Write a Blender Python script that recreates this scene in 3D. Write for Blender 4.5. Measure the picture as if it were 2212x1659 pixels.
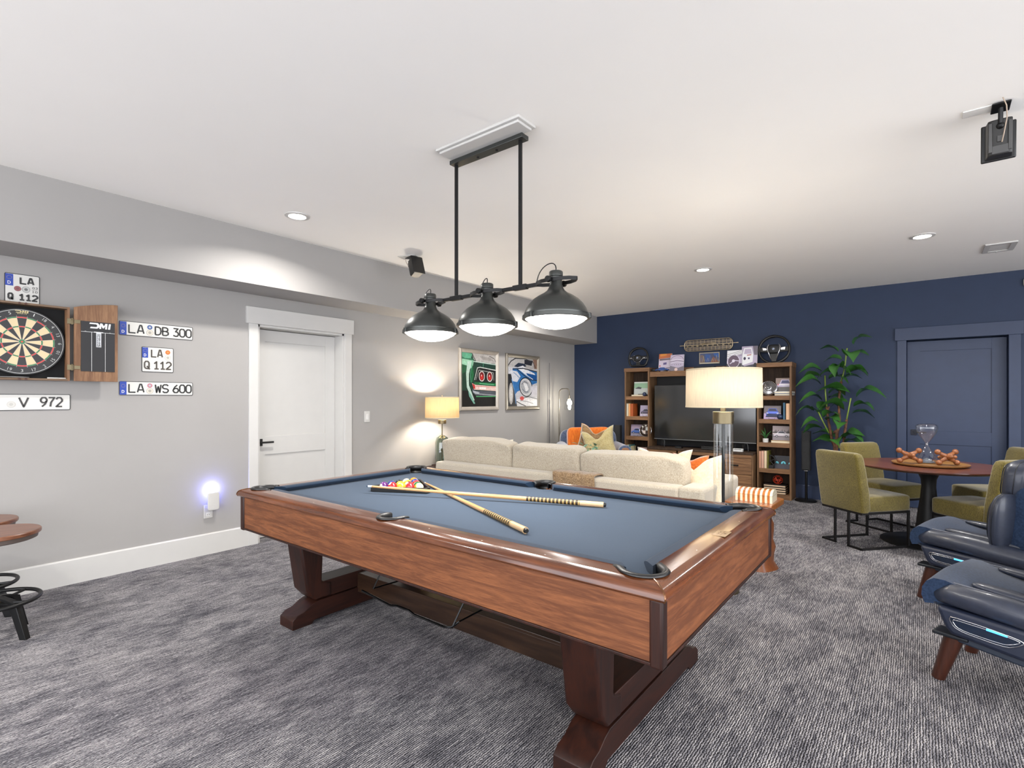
import bpy, bmesh, math, random
from mathutils import Vector, Matrix
random.seed(7)
sc = bpy.context.scene
for o in list(bpy.data.objects): bpy.data.objects.remove(o)
COL = sc.collection
PI = math.pi
# ------------------------------------------------------------------ camera
F, YAW, HY, CAMH = 1118.0, math.radians(38.21), 861.9, 1.35
cam = bpy.data.cameras.new('camera'); camo = bpy.data.objects.new('camera', cam); COL.objects.link(camo)
camo.location = (0, 0, CAMH); camo.rotation_euler = (PI/2, 0, YAW)
cam.sensor_width = 36.0; cam.sensor_fit = 'HORIZONTAL'; cam.lens = 36.0*F/2212
cam.shift_y = (HY-829.5)/2212; cam.clip_start = 0.05
sc.camera = camo
# ------------------------------------------------------------------ world, exposure, lights
w = bpy.data.worlds.new('world'); sc.world = w; w.use_nodes = True
bg = w.node_tree.nodes['Background']; bg.inputs[0].default_value = (0.93, 0.95, 1.0, 1); bg.inputs[1].default_value = 3.1
sc.view_settings.view_transform = 'Standard'; sc.view_settings.look = 'None'
sc.view_settings.exposure = 1.04; sc.view_settings.gamma = 1.0; sc.view_settings.use_curve_mapping = False
CANW = 17.0
def light(name, kind, loc, watts, col=(1, 1, 1), size=.1, rot=(0, 0, 0), spread=None, spot=None):
    l = bpy.data.lights.new(name, kind); l.energy = watts; l.color = col
    if kind == 'AREA':
        l.shape = 'DISK'; l.size = size
        if spread: l.spread = spread
    else: l.shadow_soft_size = size
    if kind == 'SPOT': l.spot_size = spot; l.spot_blend = .35
    o = bpy.data.objects.new(name, l); COL.objects.link(o); o.location = loc; o.rotation_euler = rot
    return o
CANS = [(-3.82, 2.14), (-1.88, 5.80), (.02, 5.80), (-3.82, 5.80), (-3.82, -.75), (0.6, -.6), (2.2, 2.1), (2.2, 5.8), (-1.6, -1.6)]  # last four have no fixture: unseen lamps added to light the room
for (x, y) in CANS:
    light('can_and_fill_light', 'AREA', (x, y, 2.765), CANW, (1, .965, .92), .12, (0, 0, 0), math.radians(150))
for x in (-2.372, -1.91, -1.448):
    light('pendant_bulb', 'AREA', (x, 2.2, 1.69), 4.2, (1, .97, .93), .22, (0, 0, 0), math.radians(170))
# ------------------------------------------------------------------ materials
KALB = .77     # overall reflectance of everything but the ceiling
def lin(c, k=None):
    k = KALB if k is None else k; c = [v/255. for v in c[:3]]
    return tuple(k*(v/12.92 if v <= .04045 else ((v+.055)/1.055)**2.4) for v in c)+(1,)
MATS = {}
def nodes(name):
    m = bpy.data.materials.new(name); m.use_nodes = True
    nt = m.node_tree; return m, nt, nt.nodes['Principled BSDF']
def noise(nt, scale=(1, 1, 1), ns=5, det=3, rough=.5, dist=0, coord='Object'):
    tc = nt.nodes.new('ShaderNodeTexCoord'); mp = nt.nodes.new('ShaderNodeMapping'); mp.inputs['Scale'].default_value = scale
    n = nt.nodes.new('ShaderNodeTexNoise'); n.inputs['Scale'].default_value = ns; n.inputs['Detail'].default_value = det
    n.inputs['Roughness'].default_value = rough; n.inputs['Distortion'].default_value = dist
    nt.links.new(tc.outputs[coord], mp.inputs['Vector']); nt.links.new(mp.outputs[0], n.inputs['Vector'])
    return n
def ramp(nt, src, stops):
    r = nt.nodes.new('ShaderNodeValToRGB'); e = r.color_ramp.elements
    while len(e) < len(stops): e.new(.5)
    for i, (p, c) in enumerate(stops): e[i].position = p; e[i].color = c
    nt.links.new(src, r.inputs[0]); return r
def bump(nt, src, b, strength, dist=.01):
    n = nt.nodes.new('ShaderNodeBump'); n.inputs['Strength'].default_value = strength; n.inputs['Distance'].default_value = dist
    nt.links.new(src, n.inputs['Height']); nt.links.new(n.outputs[0], b.inputs['Normal']); return n
def mat(name, c, rough=.5, metal=0, var=.06, ns=8, bmp=0, coat=0, spec=.5, emit=None, es=0, sheen=0, kk=None):
    if name in MATS: return MATS[name]
    m, nt, b = nodes(name); c = lin(c, kk)
    n = noise(nt, ns=ns)
    d = tuple(max(0, v*(1-var*2)) for v in c[:3])+(1,); l = tuple(min(1, v*(1+var*2)) for v in c[:3])+(1,)
    r = ramp(nt, n.outputs['Fac'], [(.25, d), (.75, l)]); nt.links.new(r.outputs[0], b.inputs['Base Color'])
    b.inputs['Roughness'].default_value = rough; b.inputs['Metallic'].default_value = metal
    b.inputs['Specular IOR Level'].default_value = spec
    if coat: b.inputs['Coat Weight'].default_value = coat; b.inputs['Coat Roughness'].default_value = .12
    if sheen: b.inputs['Sheen Weight'].default_value = sheen; b.inputs['Sheen Roughness'].default_value = .4
    if bmp: bump(nt, n.outputs['Fac'], b, bmp)
    if emit: b.inputs['Emission Color'].default_value = lin(emit); b.inputs['Emission Strength'].default_value = es
    MATS[name] = m; return m
def wood(name, c1, c2, axis='x', k=1.0, rough=.4, coat=0, dark=None, fine=1.0):
    if name in MATS: return MATS[name]
    m, nt, b = nodes(name)
    s = {'x': (1.2, 14, 14), 'y': (14, 1.2, 14), 'z': (14, 14, 1.2)}[axis]
    s = tuple(v*k for v in s)
    n = noise(nt, s, 1.6, 6, .6, 1.2); n2 = noise(nt, tuple(v*5*fine for v in s), 2.2, 3, .6, .3)
    mx = nt.nodes.new('ShaderNodeMath'); mx.operation = 'MULTIPLY_ADD'; mx.inputs[1].default_value = .35
    nt.links.new(n2.outputs['Fac'], mx.inputs[0]); nt.links.new(n.outputs['Fac'], mx.inputs[2])
    st = [(.45, lin(c1)), (.78, lin(c2))]
    if dark: st = [(.36, lin(dark))]+st
    r = ramp(nt, mx.outputs[0], st); nt.links.new(r.outputs[0], b.inputs['Base Color'])
    b.inputs['Roughness'].default_value = rough; b.inputs['Specular IOR Level'].default_value = .3
    if coat: b.inputs['Coat Weight'].default_value = coat; b.inputs['Coat Roughness'].default_value = .1
    bump(nt, mx.outputs[0], b, .12, .002)
    MATS[name] = m; return m
def fabric(name, c1, c2, ns=250, rough=.95, sheen=.3, big=0, stretch=(1, 1, 1), bs=.35, c3=None):
    if name in MATS: return MATS[name]
    m, nt, b = nodes(name)
    n = noise(nt, stretch, ns, 2, .6); n2 = noise(nt, (1, 1, 1), 7, 3, .6)
    r = ramp(nt, n.outputs['Fac'], [(.36, lin(c1)), (.62, lin(c2))])
    mix = nt.nodes.new('ShaderNodeMix'); mix.data_type = 'RGBA'; mix.blend_type = 'MULTIPLY'; mix.inputs[0].default_value = big
    r2 = ramp(nt, n2.outputs['Fac'], [(.35, (.55, .55, .55, 1)), (.65, (1, 1, 1, 1))])
    nt.links.new(r.outputs[0], mix.inputs[6]); nt.links.new(r2.outputs[0], mix.inputs[7]); nt.links.new(mix.outputs[2], b.inputs['Base Color'])
    b.inputs['Roughness'].default_value = rough; b.inputs['Sheen Weight'].default_value = sheen; b.inputs['Specular IOR Level'].default_value = .2
    bump(nt, n.outputs['Fac'], b, bs, .003)
    MATS[name] = m; return m
def emis(name, c, s, c2=None):
    if name in MATS: return MATS[name]
    m, nt, b = nodes(name); b.inputs['Base Color'].default_value = lin(c); b.inputs['Emission Strength'].default_value = s
    n = noise(nt, ns=30); r = ramp(nt, n.outputs['Fac'], [(.3, lin(c)), (.7, lin(c2 or c))]); nt.links.new(r.outputs[0], b.inputs['Emission Color'])
    MATS[name] = m; return m
def thin_glass(name, tint=(1, 1, 1), rough=.03, gloss=.12):
    if name in MATS: return MATS[name]
    m = bpy.data.materials.new(name); m.use_nodes = True; nt = m.node_tree; nt.nodes.clear()
    out = nt.nodes.new('ShaderNodeOutputMaterial'); mx = nt.nodes.new('ShaderNodeMixShader'); tr = nt.nodes.new('ShaderNodeBsdfTransparent'); gl = nt.nodes.new('ShaderNodeBsdfGlossy')
    tr.inputs[0].default_value = tint+(1,); gl.inputs['Roughness'].default_value = rough
    lw = nt.nodes.new('ShaderNodeLayerWeight'); lw.inputs[0].default_value = .25
    mp = nt.nodes.new('ShaderNodeMapRange'); mp.inputs[3].default_value = gloss*.5; mp.inputs[4].default_value = .6
    nt.links.new(lw.outputs['Facing'], mp.inputs[0]); nt.links.new(mp.outputs[0], mx.inputs[0])
    nt.links.new(tr.outputs[0], mx.inputs[1]); nt.links.new(gl.outputs[0], mx.inputs[2]); nt.links.new(mx.outputs[0], out.inputs[0])
    MATS[name] = m; return m
def shade_mat(name, c, es):
    if name in MATS: return MATS[name]
    m = bpy.data.materials.new(name); m.use_nodes = True; nt = m.node_tree; nt.nodes.clear()
    out = nt.nodes.new('ShaderNodeOutputMaterial'); a = nt.nodes.new('ShaderNodeAddShader'); mx = nt.nodes.new('ShaderNodeMixShader')
    d = nt.nodes.new('ShaderNodeBsdfDiffuse'); t = nt.nodes.new('ShaderNodeBsdfTranslucent'); e = nt.nodes.new('ShaderNodeEmission')
    n = noise(nt, (40, 40, 3), 4, 3)
    r = ramp(nt, n.outputs['Fac'], [(.3, tuple(v*.88 for v in lin(c)[:3])+(1,)), (.7, lin(c))])
    for q in (d, t, e): nt.links.new(r.outputs[0], q.inputs[0])
    e.inputs[1].default_value = es; mx.inputs[0].default_value = .14
    nt.links.new(d.outputs[0], mx.inputs[1]); nt.links.new(t.outputs[0], mx.inputs[2]); nt.links.new(mx.outputs[0], a.inputs[0]); nt.links.new(e.outputs[0], a.inputs[1]); nt.links.new(a.outputs[0], out.inputs[0])
    MATS[name] = m; return m
def print_mat(rough=.45, name='flat_print'):
    if name in MATS: return MATS[name]
    m, nt, b = nodes(name); at = nt.nodes.new('ShaderNodeAttribute'); at.attribute_name = 'Col'
    nt.links.new(at.outputs['Color'], b.inputs['Base Color']); b.inputs['Roughness'].default_value = rough; MATS[name] = m; return m
def paint_mat(name='brushed_paint'):
    if name in MATS: return MATS[name]
    m, nt, b = nodes(name); at = nt.nodes.new('ShaderNodeAttribute'); at.attribute_name = 'Col'
    n = noise(nt, (1, 1, 1), 22, 4, .65, 1.5)
    r = ramp(nt, n.outputs['Fac'], [(.3, (.45, .45, .45, 1)), (.7, (1.25, 1.25, 1.25, 1))])
    mx = nt.nodes.new('ShaderNodeMix'); mx.data_type = 'RGBA'; mx.blend_type = 'MULTIPLY'; mx.inputs[0].default_value = .55
    nt.links.new(at.outputs['Color'], mx.inputs[6]); nt.links.new(r.outputs[0], mx.inputs[7]); nt.links.new(mx.outputs[2], b.inputs['Base Color'])
    bump(nt, n.outputs['Fac'], b, .3, .003); b.inputs['Roughness'].default_value = .4; MATS[name] = m; return m
# ------------------------------------------------------------------ geometry helpers
class B:
    def __init__(s): s.bm = bmesh.new()
    def ring(s, pts): return [s.bm.verts.new(p) for p in pts]
    def loft(s, rings, closed=True, caps=True, loop=False):
        R = [s.ring(r) for r in rings]; n = len(R[0])
        rng = range(len(R)) if loop else range(len(R)-1)
        for i in rng:
            a, b = R[i], R[(i+1) % len(R)]
            for j in range(n if closed else n-1):
                k = (j+1) % n
                try: s.bm.faces.new((a[j], a[k], b[k], b[j]))
                except ValueError: pass
        if caps and closed and not loop:
            for r in (R[0], R[-1]):
                try: s.bm.faces.new(r)
                except ValueError: pass
        return s
    def box(s, x0, x1, y0, y1, z0, z1, M=None):
        P = [[(x0, y0, z), (x1, y0, z), (x1, y1, z), (x0, y1, z)] for z in (z0, z1)]
        if M is not None: P = [[M @ Vector(p) for p in r] for r in P]
        return s.loft(P)
    def prism(s, pts, plane, a, b):
        f = {'xy': lambda p, t: (p[0], p[1], t), 'xz': lambda p, t: (p[0], t, p[1]), 'yz': lambda p, t: (t, p[0], p[1])}[plane]
        return s.loft([[f(p, t) for p in pts] for t in (a, b)])
    def cyl(s, p, q, r, r2=None, n=16, caps=True):
        return s.tube([p, q], [r, r if r2 is None else r2], n, caps=caps)
    def tube(s, pts, r, n=8, closed=False, caps=True, sx=1):
        pts = [Vector(p) for p in pts]; m = len(pts)
        if not isinstance(r, (list, tuple)): r = [r]*m
        T = []
        for i in range(m):
            if closed: t = pts[(i+1) % m]-pts[i-1]
            else: t = pts[min(i+1, m-1)]-pts[max(i-1, 0)]
            T.append(t.normalized())
        up = Vector((0, 0, 1)) if abs(T[0].z) < .9 else Vector((1, 0, 0))
        u = T[0].cross(up).normalized(); rings = []
        for i in range(m):
            u = (u-T[i]*u.dot(T[i])).normalized(); v = T[i].cross(u)
            rings.append([pts[i]+(u*math.cos(2*PI*k/n)*sx+v*math.sin(2*PI*k/n))*r[i] for k in range(n)])
        return s.loft(rings, True, caps, closed)
    def lathe(s, prof, n=32, c=(0, 0, 0), caps=False, a0=0, a1=2*PI):
        full = abs(a1-a0-2*PI) < 1e-6
        m = n if full else n+1
        rings = [[(c[0]+r*math.cos(a0+(a1-a0)*k/n), c[1]+r*math.sin(a0+(a1-a0)*k/n), c[2]+z) for k in range(m)] for r, z in prof]
        return s.loft(rings, full, caps)
    def sphere(s, c, r, n=16, m=10, sc_=(1, 1, 1)):
        rings = []
        for i in range(1, m):
            a = PI*i/m
            rings.append([(c[0]+r*sc_[0]*math.sin(a)*math.cos(2*PI*k/n), c[1]+r*sc_[1]*math.sin(a)*math.sin(2*PI*k/n), c[2]+r*sc_[2]*math.cos(a)) for k in range(n)])
        R = [s.ring(x) for x in rings]
        for i in range(len(R)-1):
            for j in range(n): s.bm.faces.new((R[i][j], R[i][(j+1) % n], R[i+1][(j+1) % n], R[i+1][j]))
        t = s.bm.verts.new((c[0], c[1], c[2]+r*sc_[2])); b = s.bm.verts.new((c[0], c[1], c[2]-r*sc_[2]))
        for j in range(n):
            s.bm.faces.new((t, R[0][j], R[0][(j+1) % n])); s.bm.faces.new((b, R[-1][(j+1) % n], R[-1][j]))
        return s
    def soft(s, c, h, e=.35, nu=28, nv=16, M=None, fn=None):
        """super-ellipsoid: soft rounded box"""
        def p(v, q): return math.copysign(abs(v)**q, v)
        rings = []
        for i in range(1, nv):
            a = -PI/2+PI*i/nv; ring = []
            for k in range(nu):
                t = 2*PI*k/nu
                q = Vector((h[0]*p(math.cos(a), e)*p(math.cos(t), e), h[1]*p(math.cos(a), e)*p(math.sin(t), e), h[2]*p(math.sin(a), e)))
                if fn: q = fn(q)
                if M is not None: q = M @ q
                ring.append(q+Vector(c))
            rings.append(ring)
        return s.loft(rings)
    def grid(s, f, nu, nv):
        V = [[s.bm.verts.new(f(i/nu, j/nv)) for j in range(nv+1)] for i in range(nu+1)]
        for i in range(nu):
            for j in range(nv): s.bm.faces.new((V[i][j], V[i+1][j], V[i+1][j+1], V[i][j+1]))
        return s
def O(name, b, m, parent=None, smooth=0, bevel=0, world=False, M=None, label=None, sub=0, solid=0, kind=None):
    bm = b.bm if isinstance(b, B) else b
    bmesh.ops.remove_doubles(bm, verts=bm.verts, dist=1e-6)
    bmesh.ops.recalc_face_normals(bm, faces=bm.faces)
    me = bpy.data.meshes.new(name); bm.to_mesh(me); bm.free()
    return M_(name, me, m, parent, smooth, bevel, world, M, label, sub, solid, kind)
def M_(name, me, m, parent=None, smooth=0, bevel=0, world=False, M=None, label=None, sub=0, solid=0, kind=None):
    o = bpy.data.objects.new(name, me); COL.objects.link(o)
    if m: me.materials.append(m)
    if parent:
        o.parent = parent
        if world: o.matrix_parent_inverse = parent.matrix_basis.inverted()
    if M is not None: o.matrix_basis = M
    if smooth:
        for p in me.polygons: p.use_smooth = True
        if smooth < 179: me.set_sharp_from_angle(angle=math.radians(smooth))
    if solid: d = o.modifiers.new('solid', 'SOLIDIFY'); d.thickness = solid; d.offset = 0
    if bevel:
        d = o.modifiers.new('bevel', 'BEVEL'); d.width = bevel; d.segments = 3; d.limit_method = 'ANGLE'; d.angle_limit = math.radians(35)
        if not smooth:
            for p in me.polygons: p.use_smooth = True
            me.set_sharp_from_angle(angle=math.radians(60))
    if sub: d = o.modifiers.new('sub', 'SUBSURF'); d.levels = sub; d.render_levels = sub
    if label: o['label'] = label
    if kind: o['kind'] = kind
    return o
def tag(o, label, cat, group=None):
    o['label'] = label; o['category'] = cat
    if group: o['group'] = group
    return o
def thing(name, label, cat, loc=(0, 0, 0), rz=0, group=None):
    o = bpy.data.objects.new(name, None); COL.objects.link(o); o.location = loc; o.rotation_euler = (0, 0, rz)
    o.empty_display_size = .05
    return tag(o, label, cat, group)
def dup(root, loc, rz, label, group=None):
    def cp(o, par):
        c = o.copy(); COL.objects.link(c)
        if par: c.parent = par
        for ch in o.children: cp(ch, c)
        return c
    r = cp(root, None); r.location = loc; r.rotation_euler = (0, 0, rz); r['label'] = label
    if group: r['group'] = group
    return r
def cut(o, bs):
    """boolean difference by a list of builders, applied"""
    for b in bs:
        bmesh.ops.recalc_face_normals(b.bm, faces=b.bm.faces)
        me = bpy.data.meshes.new('c'); b.bm.to_mesh(me); b.bm.free(); c = bpy.data.objects.new('c', me); COL.objects.link(c)
        d = o.modifiers.new('b', 'BOOLEAN'); d.operation = 'DIFFERENCE'; d.object = c; d.solver = 'EXACT'
        c['tmp'] = 1
    bpy.context.view_layer.update()
    dg = bpy.context.evaluated_depsgraph_get()
    me = bpy.data.meshes.new_from_object(o.evaluated_get(dg)); o.modifiers.clear(); old = o.data; o.data = me; me.name = o.name
    for c in [c for c in bpy.data.objects if 'tmp' in c]: bpy.data.objects.remove(c)
    return o
def wallX(x, y, z):   # local XY plane -> wall whose normal is +X
    return Matrix(((0, 0, 1, x), (1, 0, 0, y), (0, 1, 0, z), (0, 0, 0, 1)))
def wallY(x, y, z, tilt=0, turn=0):   # normal -Y, tilted back, turned about vertical
    return Matrix.Translation((x, y, z)) @ Matrix.Rotation(turn, 4, 'Z') @ Matrix(((1, 0, 0, 0), (0, 0, -1, 0), (0, 1, 0, 0), (0, 0, 0, 1))) @ Matrix.Rotation(-tilt, 4, 'X')
def flat(x, y, z, rz=0):
    return Matrix.Translation((x, y, z)) @ Matrix.Rotation(rz, 4, 'Z')
TXT = {}
def glyphs(s, off=0):
    if (s, off) in TXT: return TXT[(s, off)]
    cu = bpy.data.curves.new('t', 'FONT'); cu.body = s; cu.size = 1; cu.resolution_u = 2; cu.offset = off; cu.fill_mode = 'FRONT'
    o = bpy.data.objects.new('t', cu); COL.objects.link(o)
    me = bpy.data.meshes.new_from_object(o); P = [tuple(v.co[:2]) for v in me.vertices]; Fc = [tuple(p.vertices) for p in me.polygons]
    bpy.data.objects.remove(o); bpy.data.meshes.remove(me)
    x0 = min(p[0] for p in P); x1 = max(p[0] for p in P); y0 = min(p[1] for p in P); y1 = max(p[1] for p in P)
    P = [((x-x0)/(x1-x0), (y-y0)/(y1-y0)) for x, y in P]
    TXT[(s, off)] = (P, Fc); return TXT[(s, off)]
class Canvas:
    """flat print: coloured shapes laid one on another"""
    def __init__(s, dz=.0001, z=0): s.V = []; s.Fs = []; s.C = []; s.z = z; s.dz = dz
    def poly(s, pts, c):
        i = len(s.V); s.V += [(p[0], p[1], s.z) for p in pts]; s.Fs.append(tuple(range(i, i+len(pts)))); s.C.append(lin(c)); s.z += s.dz; return s
    def rect(s, x0, y0, x1, y1, c): return s.poly([(x0, y0), (x1, y0), (x1, y1), (x0, y1)], c)
    def ell(s, x, y, rx, ry, c, n=28, rot=0):
        P = []
        for k in range(n):
            a = 2*PI*k/n; u, v = rx*math.cos(a), ry*math.sin(a); P.append((x+u*math.cos(rot)-v*math.sin(rot), y+u*math.sin(rot)+v*math.cos(rot)))
        return s.poly(P, c)
    def sector(s, x, y, r0, r1, a0, a1, c, n=4):
        P = [(x+r1*math.cos(a0+(a1-a0)*k/n), y+r1*math.sin(a0+(a1-a0)*k/n)) for k in range(n+1)]
        P += [(x+r0*math.cos(a1+(a0-a1)*k/n), y+r0*math.sin(a1+(a0-a1)*k/n)) for k in range(n+1)]
        z = s.z; s.poly(P, c); s.z = z; return s
    def line(s, pts, wd, c):
        for a, b in zip(pts, pts[1:]):
            dx, dy = b[0]-a[0], b[1]-a[1]; l = math.hypot(dx, dy) or 1; nx, ny = -dy/l*wd/2, dx/l*wd/2
            z = s.z; s.poly([(a[0]-nx, a[1]-ny), (b[0]-nx, b[1]-ny), (b[0]+nx, b[1]+ny), (a[0]+nx, a[1]+ny)], c); s.z = z
        s.z += s.dz; return s
    def arc(s, x, y, r, wd, c, a0=0, a1=2*PI, n=40, ry=None):
        ry = ry or r
        return s.line([(x+r*math.cos(a0+(a1-a0)*k/n), y+ry*math.sin(a0+(a1-a0)*k/n)) for k in range(n+1)], wd, c)
    def text(s, t, x0, y0, x1, y1, c, off=.02, rot=0, shear=0):
        P, Fc = glyphs(t, off); i = len(s.V)
        cx, cy = (x0+x1)/2, (y0+y1)/2
        for (u, v) in P:
            a, b = (u-.5)*(x1-x0)+shear*(v-.5)*(y1-y0), (v-.5)*(y1-y0)
            s.V.append((cx+a*math.cos(rot)-b*math.sin(rot), cy+a*math.sin(rot)+b*math.cos(rot), s.z))
        for f in Fc: s.Fs.append(tuple(i+q for q in f)); s.C.append(lin(c))
        s.z += s.dz; return s
    def make(s, name, parent=None, M=None, m=None, world=False, label=None):
        me = bpy.data.meshes.new(name); me.from_pydata(s.V, [], s.Fs)
        at = me.color_attributes.new('Col', 'FLOAT_COLOR', 'CORNER')
        for p, c in zip(me.polygons, s.C):
            for li in p.loop_indices: at.data[li].color = c
        return M_(name, me, m or print_mat(), parent, M=M, world=world, label=label)
def at(px, py, Y):   # the point of plane Y seen at a photograph pixel
    a = (px-1106)/F; b = (HY-py)/F; c_, s_ = math.cos(YAW), math.sin(YAW)
    d = (c_*a-s_, s_*a+c_, b); t = Y/d[1]
    return d[0]*t, CAMH+d[2]*t
# ------------------------------------------------------------------ colours
GREY = mat('grey_wall_paint', (168, 165, 162), .85, var=.01, ns=3)
WHITE = mat('white_trim_paint', (212, 210, 206), .45, var=.01)
CEIL = mat('white_ceiling_paint', (240, 237, 232), .9, var=.005, ns=2, kk=1)
NAVY = mat('navy_wall_paint', (41, 55, 82), .62, var=.03, ns=4, spec=.35)
NAVYT = mat('navy_trim_paint', (38, 54, 86), .5, var=.03)
BLACK = mat('black_metal', (20, 20, 21), .42, .4)
BLKP = mat('black_plastic', (16, 16, 17), .4)
IRON = mat('gunmetal_paint', (84, 86, 84), .36, .8, ns=3)
NICKEL = mat('brushed_nickel', (150, 142, 128), .28, .9, ns=20)
CHROME = mat('chrome', (215, 215, 218), .12, 1)
BRASS = mat('aged_brass', (112, 102, 80), .35, .9)
XW, YB, XS, ZS, ZC = -4.87, 8.0, -4.415, 2.321, 2.782
XR, YF = 4.3, -3.6
# carpet
def carpet():
    m, nt, b = nodes('ribbed_heather_carpet'); L = nt.links
    tc = nt.nodes.new('ShaderNodeTexCoord')
    def nz(scale, ns, det=3, dist=0):
        mp = nt.nodes.new('ShaderNodeMapping'); mp.inputs['Scale'].default_value = scale
        n = nt.nodes.new('ShaderNodeTexNoise'); n.inputs['Scale'].default_value = ns; n.inputs['Detail'].default_value = det; n.inputs['Distortion'].default_value = dist
        L.new(tc.outputs['Object'], mp.inputs[0]); L.new(mp.outputs[0], n.inputs['Vector']); return n
    # ribs: bands across X, one every 9.6 mm, wavering a little along Y
    wob = nz((20, 26, 1), 3, 2); sep = nt.nodes.new('ShaderNodeSeparateXYZ'); L.new(tc.outputs['Object'], sep.inputs[0])
    def mth(op, a, bv):
        n = nt.nodes.new('ShaderNodeMath'); n.operation = op
        for i, v in enumerate((a, bv)):
            if v is None: continue
            if isinstance(v, (int, float)): n.inputs[i].default_value = v
            else: L.new(v, n.inputs[i])
        return n.outputs[0]
    x = mth('ADD', sep.outputs['X'], mth('MULTIPLY', wob.outputs['Fac'], .012))
    rib = mth('ADD', mth('MULTIPLY', mth('SINE', mth('MULTIPLY', x, 2*PI/.0096), None), .5), .5)
    tuft = nz((1, .45, 1), 210, 2)                      # single loops
    yarn = nz((52, 5.5, 1), 2.2, 3, .1)                 # dyed stretches of yarn running along the ribs
    mott = nz((4.2, 1.7, 1), 2.4, 4, .4); big = nz((1.6, .8, 1), 1.6, 3, .5)
    v = mth('ADD', mth('MULTIPLY', yarn.outputs['Fac'], 1.08), mth('MULTIPLY', tuft.outputs['Fac'], .75))
    v = mth('ADD', v, mth('MULTIPLY', mott.outputs['Fac'], .62)); v = mth('ADD', v, mth('MULTIPLY', big.outputs['Fac'], .35))
    r = ramp(nt, mth('MULTIPLY', v, .357), [(.33, lin((56, 56, 62))), (.46, lin((126, 124, 130))), (.56, lin((188, 184, 185))), (.70, lin((236, 231, 228)))])
    g = ramp(nt, mth('ADD', mth('MULTIPLY', rib, .8), mth('MULTIPLY', tuft.outputs['Fac'], .5)), [(.34, (.10, .10, .11, 1)), (.62, (1, 1, 1, 1))])
    mx = nt.nodes.new('ShaderNodeMix'); mx.data_type = 'RGBA'; mx.blend_type = 'MULTIPLY'; mx.inputs[0].default_value = 1
    L.new(r.outputs[0], mx.inputs[6]); L.new(g.outputs[0], mx.inputs[7]); L.new(mx.outputs[2], b.inputs['Base Color'])
    b.inputs['Roughness'].default_value = 1; b.inputs['Specular IOR Level'].default_value = .1
    bump(nt, mth('ADD', rib, tuft.outputs['Fac']), b, .7, .006)
    return m
# ------------------------------------------------------------------ the room
def struct(name, b, m, bevel=0, parent=None, **k):
    o = O(name, b, m, parent, bevel=bevel, **k)
    if not parent: o['kind'] = 'structure'
    return o
struct('floor', B().box(XW-.4, XR, YF, YB+.4, -.1, 0), carpet())
struct('ceiling', B().box(XW-.4, XR, YF, YB+.4, ZC, ZC+.12), CEIL)
DL, DR, DZ = 2.333, 3.26, 2.05     # white door opening along Y
b = B().box(XW-.18, XW, YF, DL, 0, ZC).box(XW-.18, XW, DR, YB+.2, 0, ZC).box(XW-.18, XW, DL, DR, DZ, ZC).box(XW-.4, XW-.3, DL-.5, DR+.5, 0, ZC)
struct('wall_left', b, GREY)
BL, BR, BZ = -.125, .785, 2.07
b = B().box(XW-.2, BL, YB, YB+.14, 0, ZC).box(BR, XR, YB, YB+.14, 0, ZC).box(BL, BR, YB, YB+.14, BZ, ZC).box(BL-.5, BR+.5, YB+.3, YB+.4, 0, ZC)
struct('wall_back', b, NAVY)
struct('wall_right', B().box(XR, XR+.12, 5.4, YB+.2, 0, ZC), GREY)
struct('trim_1', B().box(XW, XS, YF, YB, ZS, ZC), GREY, label='grey boxed soffit running along the top of the left wall')
b = B().prism([(XW, 0), (XW+.016, 0), (XW+.016, .172), (XW+.010, .182), (XW, .182)], 'xz', YF, DL-.085)
struct('baseboard_left', b.prism([(XW, 0), (XW+.016, 0), (XW+.016, .172), (XW+.010, .182), (XW, .182)], 'xz', DR+.085, YB), WHITE)
pb = [(YB, 0), (YB-.016, 0), (YB-.016, .172), (YB-.010, .182), (YB, .182)]
struct('baseboard_back', B().prism(pb, 'yz', XW, BL-.092).prism(pb, 'yz', BR+.1, XR), NAVYT)
# white door
t = struct('trim_2', B().box(XW, XW+.02, DL-.085, DL, 0, DZ).box(XW, XW+.02, DR, DR+.087, 0, DZ).box(XW, XW+.028, DL-.110, DR+.108, DZ, DZ+.155), WHITE, .002)
b = B().box(XW-.17, XW, DL-.001, DL+.022, 0, DZ).box(XW-.17, XW, DR-.022, DR+.001, 0, DZ).box(XW-.17, XW, DL, DR, DZ-.022, DZ+.001)
struct('trim_3', b, WHITE, .001)
def panel_door(name, f, w_, h_, m, panels, mh, lock, hs=1):
    """door leaf in local coords: x along width, y out of the face, z up"""
    b = B(); st, dp = .11, .012
    xs = [0, panels[0][0], panels[0][1], w_]; zs = [.01]+[q for p in panels for q in (p[2], p[3])]+[h_]
    b.box(0, xs[1], -.035, 0, .01, h_).box(xs[2], w_, -.035, 0, .01, h_)
    for i in range(0, len(zs), 2): b.box(xs[1], xs[2], -.035, 0, zs[i], zs[i+1])
    d = O(name, b, m, M=f, bevel=.0012); d['kind'] = 'structure'
    for p in panels: O('door_panel', B().box(p[0]-.002, p[1]+.002, -.03, -dp, p[2]-.002, p[3]+.002), m, d)
    x, z = lock
    h = O('door_handle', B().box(x-.028, x+.028, 0, .012, z-.034, z+.034).cyl((x, 0, z), (x, .045, z), .009).box(min(x, x+hs*.115)-.006, max(x, x+hs*.115), .036, .05, z-.009, z+.009), mh, d, bevel=.002)
    return d
Mx = Matrix.Translation((XW-.135, DR-.024, 0)) @ Matrix.Rotation(-PI/2, 4, 'Z')
wd = DR-DL-.046
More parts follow.
